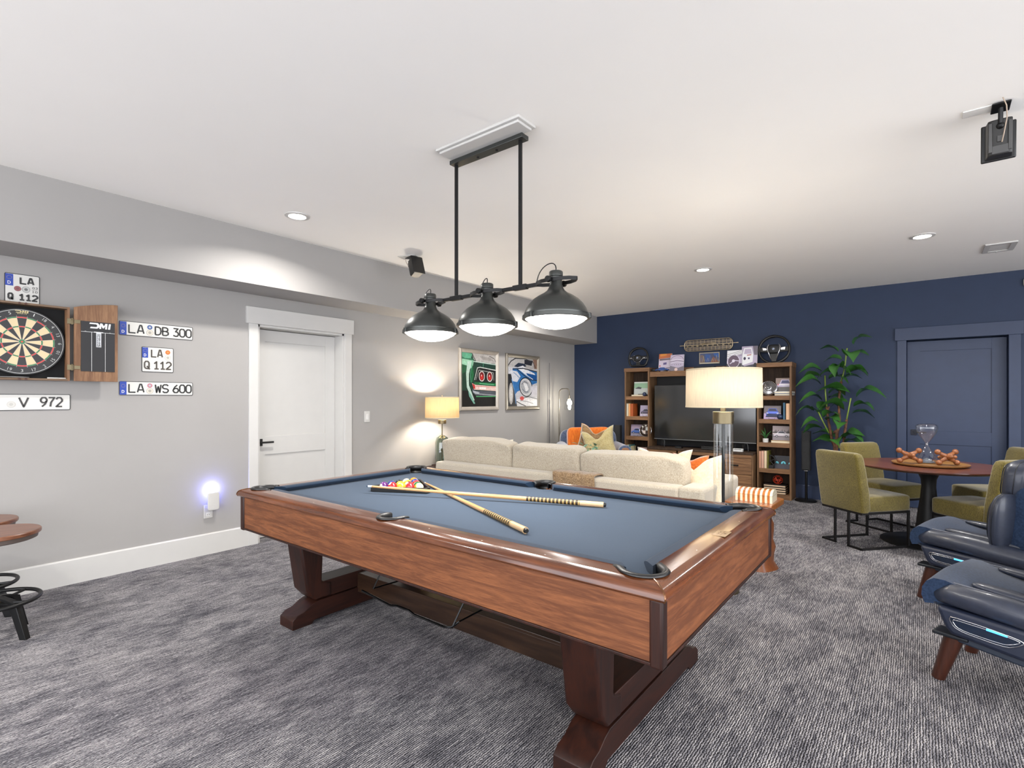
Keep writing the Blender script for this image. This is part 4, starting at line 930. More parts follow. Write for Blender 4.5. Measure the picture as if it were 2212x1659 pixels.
bx = .135; n = 15
for k in range(n):
    x0 = -bx+2*bx*k/n; x1 = x0+2*bx/n-.0004
    O('stripe', B().prism([(-.10, 0), (.10, 0), (.10, .060), (.078, .082), (.04, .094), (0, .098), (-.04, .094), (-.078, .082), (-.10, .060)], 'yz', x0, x1), HORN if k % 2 else IVO, t)
O('lid_joint', B().box(-bx-.0005, bx+.0005, -.1008, .1008, .055, .0562), mat('joint_brown', (120, 84, 50), .6), t)
# ------------------------------------------------------------------ wall unit
UW = wood('weathered_oak', (162, 122, 86), (116, 84, 58), 'x', .8, .6, 0, dark=(176, 138, 102)); UWV = wood('weathered_oak_vertical', (148, 112, 80), (104, 78, 54), 'z', .8, .6, 0, dark=(160, 126, 94))
UWD = wood('weathered_oak_dark', (82, 62, 46), (54, 40, 30), 'z', .8, .7)
UY, UB = 7.68, 7.985
levels = [0.0, .40, .745, 1.07, 1.385]     # tower shelf upper faces: bottom .. fourth
HT = 1.842
def tower(x0, x1, label):
    t = thing('bookcase_tower', label, 'bookcase', ((x0+x1)/2, UY, 0), 0, 'open shelf towers beside the television')
    for a in (x0, x1-.024): O('side_panel', B().box(a, a+.024, UY, UB, 0, HT-.004), UWV, t, world=True, bevel=.0015)
    O('back_panel', B().box(x0+.02, x1-.02, UB-.014, UB-.002, .02, HT-.02), UWD, t, world=True)
    O('top_board', B().box(x0-.006, x1+.006, UY-.008, UB, HT-.058, HT), UW, t, world=True, bevel=.002)
    for z in SH: O('shelf', B().box(x0+.022, x1-.022, UY+.004, UB-.012, z-.058, z), UW, t, world=True, bevel=.0015)
    O('plinth', B().box(x0+.022, x1-.022, UY+.004, UB-.012, 0, .065), UW, t, world=True, bevel=.0015)
    return t
SH = [.405, .755, 1.075, 1.395]
LX0, LX1, RX0, RX1 = -3.735, -3.318, -1.757, -1.332
tower(LX0, LX1, 'left weathered wooden shelf tower of the television wall unit'); tower(RX0, RX1, 'right weathered wooden shelf tower of the television wall unit')
t = thing('bridge_shelf', 'weathered wooden bridge shelf over the television between the two towers', 'shelf', ((LX1+RX0)/2, UY, 1.68))
O('bridge_board', B().box(LX1+.008, RX0-.008, UY+.01, UB, 1.745, 1.775), UW, t, world=True, bevel=.002)
O('fascia', B().box(LX1+.008, RX0-.008, UY, UY+.024, 1.695, 1.776), UW, t, world=True, bevel=.002)
O('rear_rail', B().box(LX1+.008, RX0-.008, UB-.025, UB, 1.775, 1.84), UW, t, world=True, bevel=.002)
O('rear_panel', B().box(LX1+.008, RX0-.008, UB-.012, UB, .62, 1.745), mat('dark_back_panel', (30, 29, 30), .7), t, world=True)
cx0, cx1, cy = -3.30, -1.775, 7.56
t = thing('media_console', 'weathered wooden media console with drawers under the television', 'console', ((cx0+cx1)/2, cy, 0))
O('console_top', B().box(cx0, cx1, cy-.012, UB-.02, .585, .615), UWD, t, world=True, bevel=.002)
for x in (cx0, cx0+.46, cx1-.46-.022, cx1-.022): O('side_panel', B().box(x, x+.022, cy, UB-.02, .05, .585), UWV, t, world=True)
O('carcass', B().box(cx0+.46, cx1-.46, cy+.25, UB-.02, .05, .585).box(cx0+.01, cx1-.01, cy+.012, UB-.02, .0, .07), UWD, t, world=True)
O('top_rail', B().box(cx0+.022, cx1-.022, cy, cy+.02, .535, .583), UW, t, world=True, bevel=.001)
for s2, (a, b_) in enumerate(((cx0+.024, cx0+.458), (cx1-.458, cx1-.024))):
    for z0_, z1_ in ((.31, .530), (.075, .305)):
        d = O('drawer', B().box(a, b_, cy, cy+.02, z0_, z1_), UW, t, world=True, bevel=.0015)
        O('drawer_pull', B().box((a+b_)/2-.05, (a+b_)/2+.05, cy-.016, cy, z1_-.105, z1_-.09), BLACK, d, world=False, bevel=.002)
O('open_shelf', B().box(cx0+.482, cx1-.482, cy+.01, cy+.25, .33, .35), UW, t, world=True)
# tv
t = thing('television', 'large dark flat television standing on the media console', 'television', (-2.505, 7.70, .617))
tx, tz0, tz1 = .735, .115, .945
O('bezel', B().box(-tx, tx, 0, .04, tz0, tz1), mat('tv_bezel', (40, 41, 42), .3, .4), t, bevel=.003)
TVS, tnt, tb = nodes('tv_screen'); tb.inputs['Base Color'].default_value = (.012, .013, .014, 1); tb.inputs['Roughness'].default_value = .12; tb.inputs['Specular IOR Level'].default_value = .8
nn_ = noise(tnt, ns=2); rr_ = ramp(tnt, nn_.outputs['Fac'], [(.3, (.010, .011, .012, 1)), (.7, (.016, .017, .018, 1))]); tnt.links.new(rr_.outputs[0], tb.inputs['Base Color'])
O('screen', B().box(-tx+.008, tx-.008, -.002, .002, tz0+.012, tz1-.008), TVS, t)
O('lower_strip', B().box(-tx, tx, -.003, .0, tz0, tz0+.010), mat('silver_strip', (150, 152, 152), .3, .7), t)
for x in (-.60, .60):
    for s2 in (1, -1): O('stand_leg', B().tube([(x, .02, .12), (x+s2*.02, .02, .09), (x+s2*.05, .02-s2*.08, .004)], .007, 8), mat('stand_metal', (90, 92, 94), .3, .8), t, smooth=60)
t = thing('av_receiver', 'black disc player lying on the console under the television', 'player', (-2.28, 7.66, .6155))
O('case', B().box(-.21, .21, -.06, .14, .006, .052), BLKP, t, bevel=.003); O('front_strip', B().box(-.205, .205, -.063, -.058, .012, .016), mat('player_silver', (120, 122, 124), .3, .7), t)
c = Canvas(z=0); 
for k in range(7): c.rect(-.03+k*.012, .028, -.024+k*.012, .032, (150, 160, 170))
c.make('display_marks', t, wallY(0, -.0605, 0))
t = thing('streaming_box', 'small black box on the console left of the disc player', 'media box', (-2.83, 7.64, .6155)); O('case', B().box(-.05, .05, -.04, .04, 0, .022), BLKP, t, bevel=.004)
t = thing('router', 'small white box with two aerials on the console behind the glass lamp', 'router', (-1.99, 7.64, .6155))
O('case', B().box(-.065, .065, -.03, .03, 0, .042), mat('router_white', (225, 226, 224), .4), t, bevel=.004); O('slot_strip', B().box(-.05, .05, -.032, -.029, .028, .034), BLKP, t)
for x in (-.05, .05): O('aerial', B().tube([(x, .03, .02), (x*1.1, .03, .06), (x, .03, .10)], .003, 6), BLKP, t, smooth=180)
t = thing('cable_box', 'black box in the open bay of the console', 'player', (-2.54, 7.70, .3505)); O('case', B().box(-.2, .2, -.08, .08, 0, .05), BLKP, t, bevel=.003); O('front_strip', B().box(-.19, .19, -.083, -.078, .02, .024), mat('player_silver', (120, 122, 124), .3, .7), t)
# ------------------------------------------------------------------ decorations
def car_photo(body, sky, ground, kind='side', bgc=None):
    def f(c, w_, h_):
        c.rect(0, 0, w_, h_, sky); c.rect(0, 0, w_, h_*.42, ground)
        def p(pts, col): c.poly([(x*w_, y*h_) for x, y in pts], col)
        if bgc:
            for k in range(14):
                x = k/14*w_; c.poly([(x, h_*.5), (x+w_*.09, h_*.5), (x+w_*.045, h_*(.66+.16*((k*7) % 5)/5))], bgc)
        dk = tuple(int(v*.35) for v in body); lt = tuple(min(255, int(v*1.25+20)) for v in body)
        if kind == 'side':
            p([(.06, .28), (.08, .42), (.22, .48), (.36, .64), (.62, .66), (.80, .50), (.95, .44), (.96, .28)], body)
            p([(.28, .49), (.39, .61), (.60, .62), (.74, .50)], (50, 54, 66)); p([(.08, .40), (.3, .44), (.94, .41), (.95, .44), (.3, .48)], lt); p([(.05, .24), (.96, .24), (.96, .29), (.05, .29)], dk)
            for x in (.24, .78): c.ell(x*w_, .28*h_, .075*w_, .075*w_, (24, 24, 28)); c.ell(x*w_, .28*h_, .045*w_, .045*w_, (170, 168, 176))
        if kind == 'front':
            p([(.14, .22), (.12, .48), (.22, .58), (.30, .80), (.72, .80), (.82, .58), (.9, .46), (.88, .22)], body); p([(.28, .60), (.34, .76), (.68, .76), (.76, .60)], (56, 60, 80)); p([(.16, .46), (.3, .54), (.76, .54), (.86, .44)], lt)
            p([(.2, .26), (.2, .38), (.8, .36), (.8, .25)], dk); p([(.15, .42), (.27, .40), (.26, .46), (.16, .48)], (240, 240, 245)); p([(.87, .42), (.75, .40), (.76, .46), (.86, .48)], (240, 240, 245)); p([(.1, .14), (.14, .24), (.88, .24), (.9, .14)], dk)
        if kind == 'rear':
            p([(.1, .1), (.08, .5), (.24, .6), (.34, .88), (.78, .88), (.9, .6), (1, .5), (1, .1)], body); p([(.32, .60), (.38, .82), (.76, .82), (.84, .60)], (74, 78, 120)); p([(.1, .44), (.3, .48), (1, .46), (1, .52), (.3, .54), (.1, .52)], lt); p([(.1, .46), (.2, .48), (.2, .56), (.12, .54)], (224, 110, 130)); p([(.1, .1), (.14, .34), (.94, .34), (1, .1)], (96, 92, 90)); p([(.4, .38), (.7, .38), (.7, .44), (.4, .44)], (206, 204, 220))
        if kind == 'dash':
            p([(0, .55), (1, .8), (1, 1), (0, 1)], lt); 
            for k in range(4): c.line([(0, h_*(.5+.09*k)), (w_, h_*(.74+.08*k))], h_*.018, dk)
            c.rect(0, 0, w_, h_*.3, dk); c.ell(w_*.45, h_*.42, w_*.36, h_*.32, (110, 92, 108)); c.arc(w_*.45, h_*.42, w_*.40, w_*.035, (236, 228, 240), ry=h_*.35); c.line([(w_*.2, h_*.28), (w_*.5, h_*.46), (w_*.84, h_*.42)], w_*.06, (226, 216, 232)); c.ell(w_*.44, h_*.44, w_*.10, h_*.08, (240, 232, 244))
        if kind == 'hood':
            p([(0, .9), (.25, .98), (.8, .98), (1, .86), (1, .6), (0, .62)], body); c.arc(w_*.5, h_*.68, w_*.46, h_*.02, dk, 0, PI, 24, h_*.26)
            for k in range(3): c.line([(0, h_*(.66-.08*k)), (w_*.5, h_*(.72-.08*k)), (w_, h_*(.66-.08*k))], h_*.02, dk if k % 2 else lt)
            for k in range(5): c.ell(w_*(.14+.16*k), h_*.40, w_*.025, h_*.02, dk)
            p([(0, 0), (1, 0), (1, .3), (.6, .2), (0, .34)], tuple(int(v*.6) for v in body)); c.ell(w_*.45, h_*.1, w_*.12, h_*.1, (236, 206, 196))
        if kind == 'van':
            p([(.05, .2), (.03, .55), (.14, .92), (.62, .94), (.74, .62), (.72, .3), (.1, .17)], lt); p([(.15, .66), (.2, .88), (.58, .88), (.66, .66)], body); p([(.34, .58), (.62, .6), (.62, .64), (.34, .62)], (190, 110, 100)); c.ell(w_*.2, h_*.46, w_*.08, h_*.07, (60, 54, 80)); p([(.42, .42), (.52, .42), (.52, .5), (.42, .5)], (70, 60, 110))
            p([(0, 0), (1, 0), (1, .22), (.2, .12), (0, .2)], (60, 62, 80)); c.ell(w_*.88, h_*.14, w_*.1, h_*.12, (24, 24, 34)); p([(.8, .6), (1, .6), (1, 1), (.7, 1)], (120, 112, 124))
        if kind == 'truck':
            p([(.0, .72), (1, .78), (1, 1), (0, 1)], (206, 110, 60)); p([(.1, .86), (.6, .9), (.6, 1), (.1, 1)], (232, 150, 60)); p([(0, .1), (.02, .7), (1, .76), (1, .1)], body); p([(.06, .62), (.9, .66), (.9, .74), (.06, .72)], (110, 96, 104)); p([(.36, .38), (.62, .4), (.62, .52), (.36, .5)], (96, 84, 140)); p([(.04, .3), (.16, .3), (.16, .36), (.04, .36)], (190, 80, 60)); p([(0, 0), (1, 0), (1, .16), (0, .14)], (214, 208, 222)); p([(0, .18), (1, .2), (1, .23), (0, .21)], (80, 72, 96))
    return f
def photo(xc, z, w_, h_, label, fn, y=UY+.10, tilt=.16, turn=0, easel=False, stand='shelf', th=.018):
    t = thing('photo_block', label, 'photo', (xc, y, z), turn, 'car photo blocks on the wall unit')
    M = wallY(0, 0, 0, tilt) @ Matrix.Translation((-w_/2, 0, 0))
    O('block', B().box(0, w_, 0, h_, -th, 0), mat('block_white', (222, 220, 218), .6), t, M=M)
    c = Canvas(z=.0004); fn(c, w_, h_); c.make('photo_print', t, M)
    if easel:
        O('easel', B().tube([(w_*.32, .014, .018), (w_*.32, -.002, .018), (w_*.66, -.002, .018), (w_*.66, .014, .018)], .0025, 6), BLACK, t, M=M)
    return t
LAV = (196, 184, 206)
def X_(px, Y=UY+.08): return at(px, 900, Y)[0]
# on top
T1, T0 = 1.8425, 1.776
def tall(px0, px1, z, h_, label, fn, y, tilt=.14, turn=0, easel=False, th=.018):
    a, b_ = at(px0, 800, y)[0], at(px1, 800, y)[0]
    return photo((a+b_)/2, z, abs(b_-a), h_, label, fn, y, tilt, turn, easel, th=th)
tall(1422, 1449.5, T0, .285, 'photo block of a truck tailgate with an orange top, on the bridge shelf', car_photo((214, 202, 220), LAV, LAV, 'truck'), 7.82)
tall(1447, 1476, T0, .255, 'photo block of a car bonnet, in front at left on the bridge shelf', car_photo((206, 192, 214), LAV, LAV, 'hood'), 7.765)
tall(1569.5, 1602, T0, .275, 'photo block of a vintage steering wheel, on the bridge shelf at right', car_photo((206, 192, 214), LAV, LAV, 'dash'), 7.77)
tall(1601, 1635, T0, .325, 'photo block of a camper van, rightmost on the bridge shelf', car_photo((204, 190, 212), LAV, LAV, 'van'), 7.79)
t = thing('toy_car', 'small dark blue model car lying on the left end of the bridge shelf', 'toy car', (-3.12, 7.715, T0))
O('body', B().prism([(-.10, .012), (-.10, .035), (-.05, .042), (-.03, .06), (.04, .06), (.06, .042), (.10, .036), (.10, .012)], 'xz', -.035, .035), mat('toy_blue', (30, 70, 140), .2, coat=1), t, bevel=.006)
for x in (-.06, .06):
    for y in (-.036, .030): O('wheel', B().cyl((x, y, .014), (x, y+.008, .014), .014, n=16), BLKP, t)
t = thing('game_controller', 'black gadget beside the model car on the bridge shelf', 'gadget', (-3.25, 7.72, T0)); O('shell', B().soft((0, 0, .022), (.045, .03, .022), .7), BLKP, t, smooth=180); O('grip', B().soft((-.025, -.02, .035), (.015, .02, .012), .8), BLKP, t, smooth=180)
t = thing('sound_bar', 'flat black box on the middle of the bridge shelf', 'media box', (-2.52, 7.86, T0)); O('case', B().box(-.15, .15, -.05, .05, 0, .06), BLKP, t, bevel=.004); O('feet', B().box(-.13, .13, -.04, .04, -.0, .004), BLACK, t)
# steering wheels
def steering(name, label, loc, R, tilt, kind):
    t = thing(name, label, 'steering wheel', loc, 0, 'steering wheels on top of the towers'); t.rotation_euler = (-tilt, 0, 0)
    n = 56; pts = []; rad = []
    for k in range(n):
        a = 2*PI*k/n; r = R
        if kind == 'flat' and math.sin(a) < -.78: r = R*.78/abs(math.sin(a))*.98
        if kind == 'flat' and abs(math.cos(a)) > .9: r = R*.97
        pts.append((r*math.cos(a), 0, R+r*math.sin(a)*.98)); rad.append(.016+.004*(abs(math.sin(a*1.0-.5)) > .85))
    LEA = mat('black_leather', (18, 18, 19), .45, bmp=.15)
    O('rim', B().tube(pts, rad, 10, closed=True), LEA, t, smooth=180)
    b = B(); hub_m = mat('hub_black', (24, 24, 25), .55)
    if kind == 'flat':
        O('hub', B().soft((0, -.018, R*.98), (.062, .026, .055), .8, 28, 14), hub_m, t, smooth=180)
        O('spoke', B().prism([(-R+.01, R+.03), (-.05, R+.035), (-.05, R-.03), (-R*.93, R-.02)], 'xz', -.012, .012), LEA, t, bevel=.005); O('spoke', B().prism([(R-.01, R+.03), (.05, R+.035), (.05, R-.03), (R*.93, R-.02)], 'xz', -.012, .012), LEA, t, bevel=.005)
        O('chrome_trim', B().tube([(-R*.92, -.02, R-.005), (-.085, -.026, R-.01), (-.045, -.034, R-.062), (0, -.036, R-.072), (.045, -.034, R-.062), (.085, -.026, R-.01), (R*.92, -.02, R-.005)], .0035, 6), CHROME, t, smooth=180)
        O('chrome_trim', B().tube([(-R*.9, -.018, R-.02), (-.085, -.02, R+.035), (-.05, -.02, R+.045)], .0025, 6), CHROME, t, smooth=180)
        for x in (-.07-.055, .10): O('paddle', B().soft((x, -.02, R), (.02, .008, .008), .6), CHROME, t, smooth=180)
        O('lower_spoke', B().prism([(-.03, R-.05), (.03, R-.05), (.04, .03), (-.04, .03)], 'xz', -.008, .01), LEA, t, bevel=.004)
    else:
        O('hub', B().soft((0, -.02, R*1.02), (.075, .028, .062), .6, 28, 14), hub_m, t, smooth=180)
        O('spoke', B().prism([(-R+.01, R+.035), (-.05, R+.03), (-.05, R-.04), (-R*.93, R-.03)], 'xz', -.010, .010), LEA, t, bevel=.006); O('spoke', B().prism([(R-.01, R+.035), (.05, R+.03), (.05, R-.04), (R*.93, R-.03)], 'xz', -.010, .010), LEA, t, bevel=.006); O('spoke', B().prism([(-.055, R-.04), (.055, R-.04), (.03, .02), (-.03, .02)], 'xz', -.006, .012), LEA, t, bevel=.006)
        for s2 in (-1, 1):
            O('chrome_trim', B().tube([(s2*.062, -.03, R+.07), (s2*.082, -.032, R+.03), (s2*.070, -.032, R-.03), (s2*.032, -.022, .05)], .0065, 8, sx=1), mat('satin_silver', (206, 206, 208), .25, .8), t, smooth=180)
            O('button_pad', B().prism([(s2*.088, R+.018), (s2*.145, R+.028), (s2*.140, R-.016), (s2*.085, R-.014)], 'xz', -.03, -.012), mat('satin_silver', (206, 206, 208), .25, .8), t, bevel=.004)
    c = Canvas(dz=.0003, z=0)
    r = .019; c.ell(0, 0, r, r, (190, 192, 196)); c.ell(0, 0, r*.92, r*.92, (24, 26, 30)); c.ell(0, 0, r*.62, r*.62, (225, 226, 230))
    for a in (0, PI): c.sector(0, 0, 0, r*.58, a+PI/2, a+PI, (60, 120, 190))
    c.make('emblem', t, wallY(0, -.0485 if kind != 'flat' else -.0445, R*1.0))
    return t
x, _ = at(1379, 770, 7.84); steering('steering_wheel', 'black flat-bottomed steering wheel standing on the left tower', (x, 7.82, T1+.0), .168, .12, 'flat')
x, _ = at(1672, 752, 7.84); steering('steering_wheel', 'larger round steering wheel with silver spokes on the right tower', (x, 7.82, T1+.0), .192, .14, 'round')
# grille and plate on the wall
x0, z0_ = at(1479.5, 747, 7.985); x1, _ = at(1583, 742, 7.985); gx_, gz = (x0+x1)/2, at(1531, 745, 7.985)[1]
CRMT = mat('aged_chrome', (196, 178, 148), .3, .8, var=.12, ns=20)
t = thing('car_grille', 'narrow old chrome truck grille hung on the blue wall above the television', 'grille', (gx_, YB, gz)); t.rotation_euler = (0, 0, 0)
W2, H2, r = (x1-x0)/2, .083, .06
out = [(cx_+r*math.cos(a0+PI/2*k/5), cz_+r*math.sin(a0+PI/2*k/5)) for cx_, cz_, a0 in ((W2-r, H2-r, 0), (-W2+r, H2-r, PI/2), (-W2+r, -H2+r, PI), (W2-r, -H2+r, 3*PI/2)) for k in range(6)]
O('surround', B().tube([(x, -.03, z) for x, z in out], .0075, 8, closed=True), CRMT, t, smooth=180)
for z in (-.062, -.045, -.028, .030, .045, .060): O('slat', B().box(-W2+.012+.02*(abs(z) > .055), W2-.012-.02*(abs(z) > .055), -.034, -.026, z-.0028, z+.0028), CRMT, t)
for k in range(13):
    x = -W2+.03+(2*W2-.06)*k/12; O('upright_bar', B().box(x-.002, x+.002, -.03, -.024, -H2+.004, H2-.004), CRMT, t)
O('centre_bar', B().box(-W2-.07, W2+.085, -.046, -.034, .0, .012).tube([(-W2*.3, -.04, .012), (-.03, -.044, .024), (.06, -.044, .024), (W2*.35, -.04, .012)], .007, 8), CRMT, t, bevel=.002)
O('letter_strip', B().box(-W2+.02, W2-.02, -.036, -.030, -.022, .0), mat('dark_strip', (40, 36, 34), .5), t)
c = Canvas(z=0)
for k, ch in enumerate('CHEVROLET'): xx = -W2*.86+k*W2*1.72/8; c.text(ch, xx-.015, -.019, xx+.015, -.002, (206, 186, 150), .03)
c.make('lettering', t, wallY(0, -.0365, 0))
x0, _ = at(1510.5, 775, 7.985); x1, _ = at(1554.5, 775, 7.985); zc_ = at(1532, 773.5, 7.985)[1]
t = thing('license_plate', 'old blue and brown picture plate on the blue wall under the chrome grille', 'license plate', ((x0+x1)/2, YB, zc_)); w_ = x1-x0; h_ = .172
O('plate_body', B().box(-w_/2, w_/2, -.02, -.016, -h_/2, h_/2), mat('plate_aluminium', (190, 178, 152), .4, .5), t, bevel=.006)
c = Canvas(z=.001); c.rect(-w_/2+.012, -h_/2+.02, w_/2-.012, h_/2-.012, (72, 84, 120)); c.poly([(.02, -.066), (.15, -.066), (.10, -.02), (.06, .02)], (150, 92, 60)); c.poly([(-.14, -.066), (-.06, -.066), (-.09, .05), (-.13, .05)], (124, 104, 96)); c.poly([(-.05, -.06), (.0, -.05), (.02, .05), (-.06, .06)], (50, 92, 160)); c.poly([(.08, .03), (.14, .0), (.14, .066), (.06, .066)], (46, 100, 176))
for k in range(9): x = -.13+k*.032; c.line([(x, -.055), (x+.015, .01+.03*math.sin(k*2)), (x+.03, -.05)], .004, (176, 160, 130) if k % 2 else (96, 110, 170))
c.rect(-w_/2+.016, -h_/2+.006, w_/2-.016, -h_/2+.016, (214, 204, 186)); c.make('plate_print', t, wallY(0, -.0205, 0))
# shelf contents ------------------------------------------------------
def book(x, y, z, th, h_, d, col, label, flatb=False, rz=0, group='books on the wall unit', pagec=(232, 222, 196)):
    """upright: spine faces the room; flat: lies with its long side to the room"""
    t = thing('book', label, 'book', (x, y, z), rz, group); m = mat('book_%d_%d_%d' % col, col, .6, var=.03); pg = mat('pages_%d' % pagec[2], pagec, .8, var=.03)
    if not flatb:
        O('cover', B().box(0, th, 0, .003, 0, h_).box(0, .002, 0, d, 0, h_).box(th-.002, th, 0, d, 0, h_), m, t); O('pages', B().box(.002, th-.002, .003, d-.004, .003, h_-.003), pg, t)
    else:
        O('cover', B().box(0, h_, 0, d, 0, th*.13).box(0, h_, 0, d, th*.87-(th*.12 if col[0] < 50 else 0), th).box(0, h_, d-.003, d, 0, th), m, t); O('pages', B().box(.003, h_-.003, .004, d-.003, th*.12, th*.88), pg, t)
    return t
S1, S2, S3, S4 = SH[3], SH[2], SH[1], SH[0]
def bx_(px, y=UY+.03): return at(px, 900, y)[0]
# left tower
book(bx_(1362.5), UY+.05, S1, .024, .24, .15, (206, 190, 158), 'cream book lying flat under the green photo, top left shelf', True)
photo(bx_(1380), S1+.025, .235, .205, 'photo block of a small plane over green hills, top left shelf', lambda c, w_, h_: (c.rect(0, 0, w_, h_, (190, 196, 192)), c.rect(0, h_*.5, w_, h_*.9, (146, 184, 152)), c.rect(0, h_*.9, w_, h_, (206, 214, 206)), c.poly([(w_*.08, h_*.48), (w_*.3, h_*.62), (w_*.55, h_*.56), (w_*.5, h_*.44), (w_*.3, h_*.46)], (70, 76, 78)), c.line([(w_*.1, h_*.5), (w_*.52, h_*.52)], .006, (40, 44, 46)), c.rect(w_*.3, 0, w_*.8, h_*.05, (60, 62, 64))), UY+.10, .10)
t = O('ornament_ball', B().sphere((0, 0, .032), .032, 24, 14), mat('navy_stone', (38, 52, 82), .3, var=.2, ns=60), smooth=180); t.location = (bx_(1391.5), UY+.04, S1); tag(t, 'small dark blue stone ball in front of the green photo on the left tower', 'ball', 'blue stone balls')
t = thing('brass_antler', 'thin brass twig ornament at the right of the top left shelf', 'ornament', (bx_(1399.5), UY+.12, S1)); O('twigs', B().tube([(0, 0, 0), (-.005, 0, .08), (.01, 0, .15), (-.005, 0, .25)], .003, 6).tube([(0, 0, .05), (.02, 0, .10), (.005, 0, .19), (.02, 0, .24)], .0025, 6).tube([(.0, 0, 0), (-.03, 0, .09), (-.02, 0, .2)], .002, 6), BRASS, t, smooth=180); O('stem_base', B().cyl((0, 0, 0), (0, 0, .01), .02, n=16), BRASS, t)
xx = bx_(1351.6)
for k, (th, h_, col, nm) in enumerate(((.028, .205, (230, 220, 196), 'cream book leftmost on the second left shelf'), (.026, .20, (240, 232, 206), 'ivory book second on the second left shelf'), (.034, .20, (232, 162, 98), 'light orange book on the second left shelf'), (.048, .20, (176, 84, 30), 'thick burnt orange book on the second left shelf'))):
    book(xx, UY+.02, S2, th-.001, h_, .16, col, nm); xx += th
photo(bx_(1390.5), S2, .185, .175, 'photo block of a vintage car among rocks, second left shelf', car_photo((92, 84, 108), (176, 166, 190), (206, 196, 216), 'side'), UY+.09, .14, easel=True)
photo(bx_(1370.5), S3, .20, .185, 'photo block of a blue classic car, third left shelf', car_photo((70, 104, 176), (168, 150, 170), (150, 146, 164), 'side'), UY+.10, .14, easel=True)
t = thing('car_emblem', 'round metal car emblem plaque standing on the third left shelf', 'emblem', (bx_(1393), UY+.045, S3)); M = wallY(0, 0, 0, .10)
R_ = .098
O('disc', B().cyl((0, R_, -.008), (0, R_, 0), R_, n=48), mat('emblem_dark', (50, 36, 28), .35, .5), t, M=M)
for r_ in (R_, R_*.60): O('ring', B().tube([(r_*math.cos(2*PI*k/48), R_+r_*math.sin(2*PI*k/48), .001) for k in range(48)], .0055, 8, closed=True), CHROME, t, M=M, smooth=180)
c = Canvas(z=.001); c.sector(0, R_, 0, R_*.58, 0, PI/2, (196, 200, 196), 10); c.sector(0, R_, 0, R_*.58, PI, 1.5*PI, (214, 200, 190), 10); c.sector(0, R_, 0, R_*.58, PI/2, PI, (60, 40, 30), 10); c.sector(0, R_, 0, R_*.58, 1.5*PI, 2*PI, (60, 40, 30), 10)
for ch, a in (('B', 2.25), ('M', PI/2), ('W', .9)): q = (R_*.79*math.cos(a), R_+R_*.79*math.sin(a)); c.text(ch, q[0]-.013, q[1]-.013, q[0]+.013, q[1]+.013, (230, 224, 214), .03, a-PI/2)
c.make('emblem_print', t, M)
xx = bx_(1351.2)
for k, (th, h_, col, nm) in enumerate(((.044, .21, (214, 190, 158), 'beige book leftmost on the fourth left shelf'), (.020, .208, (222, 222, 204), 'pale grey book on the fourth left shelf'), (.030, .212, (66, 118, 120), 'teal book on the fourth left shelf'), (.020, .19, (224, 212, 166), 'narrow cream book right of the teal one'))):
    book(xx, UY+.02, S4, th-.001, h_, .16, col, nm); xx += th
photo(bx_(1387.5), S4, .18, .175, 'photo block of a parked old car, fourth left shelf behind the sofa', car_photo((110, 112, 160), (196, 168, 160), (204, 196, 204), 'side'), UY+.09, .12)
# right tower
book(bx_(1672.5), UY+.035, S1, .030, .22, .17, (40, 54, 96), 'navy book lying flat at the bottom of the top right shelf', True)
book(bx_(1672.5), UY+.03, S1+.0305, .026, .22, .17, (232, 234, 236), 'white book lying flat on the navy one, top right shelf', True)
photo(bx_(1690.5), S1+.057, .205, .185, 'photo block of a pale sports car from behind, top right shelf', car_photo((200, 188, 214), (150, 130, 120), (96, 92, 92), 'rear'), UY+.11, .12)
t = thing('hubcap', 'chrome hubcap leaning on the left of the top right shelf', 'hubcap', (bx_(1658.5), UY+.06, S1)); M = wallY(0, 0, 0, .22); R_ = .108
HM = Matrix.Translation((0, R_, 0))
O('rim', B().lathe([(R_, 0), (R_*.985, .008), (R_*.90, .014), (R_*.80, .010), (R_*.76, .004), (R_*.40, .010), (R_*.36, .022), (R_*.30, .026), (.001, .026)], 48), CHROME, t, M=M @ HM, smooth=35)
for k in range(24):
    a = 2*PI*k/24; O('vent_slot', B().box(-.008, .008, -.003, .003, .011, .0135, Matrix.Rotation(a, 4, 'Z') @ Matrix.Translation((0, R_*.86, 0))), BLKP, t, M=M @ HM)
O('dark_band', B().lathe([(R_*.74, .0065), (R_*.42, .0115)], 40, a0=-.9, a1=2.2), mat('hubcap_dark', (46, 42, 42), .4), t, M=M @ HM)
c = Canvas(z=.0268); c.ell(0, 0, R_*.25, R_*.25, (30, 28, 30)); c.line([(-.012, .012), (0, -.012), (.012, .012)], .005, (200, 198, 200)); c.make('centre_badge', t, M @ HM)
photo(bx_(1665.5), S2, .215, .185, 'photo block of a blue car front, second right shelf', car_photo((76, 98, 190), (128, 118, 122), (200, 178, 214), 'front'), UY+.10, .14, easel=True)
t = O('ornament_ball', B().sphere((0, 0, .036), .036, 24, 14), mat('navy_stone', (38, 52, 82), .3, var=.2, ns=60), smooth=180); t.location = (bx_(1684.5), UY+.035, S2); tag(t, 'small dark blue stone ball beside the blue car photo on the right tower', 'ball', 'blue stone balls')
book(bx_(1691.5), UY+.02, S2, .028, .225, .16, (58, 96, 120), 'blue book standing on the second right shelf'); book(bx_(1698), UY+.02, S2, .052, .215, .16, (234, 190, 150), 'thick peach book at the right of the second right shelf')
t = thing('potted_succulent', 'tiny green plant in a white pot on the third right shelf', 'plant', (bx_(1652.7), UY+.06, S3))
O('pot', B().lathe([(.001, 0), (.032, 0), (.036, .01), (.036, .055), (.032, .055), (.030, .045), (.001, .045)], 28), mat('white_pot', (222, 222, 216), .4), t, smooth=40)
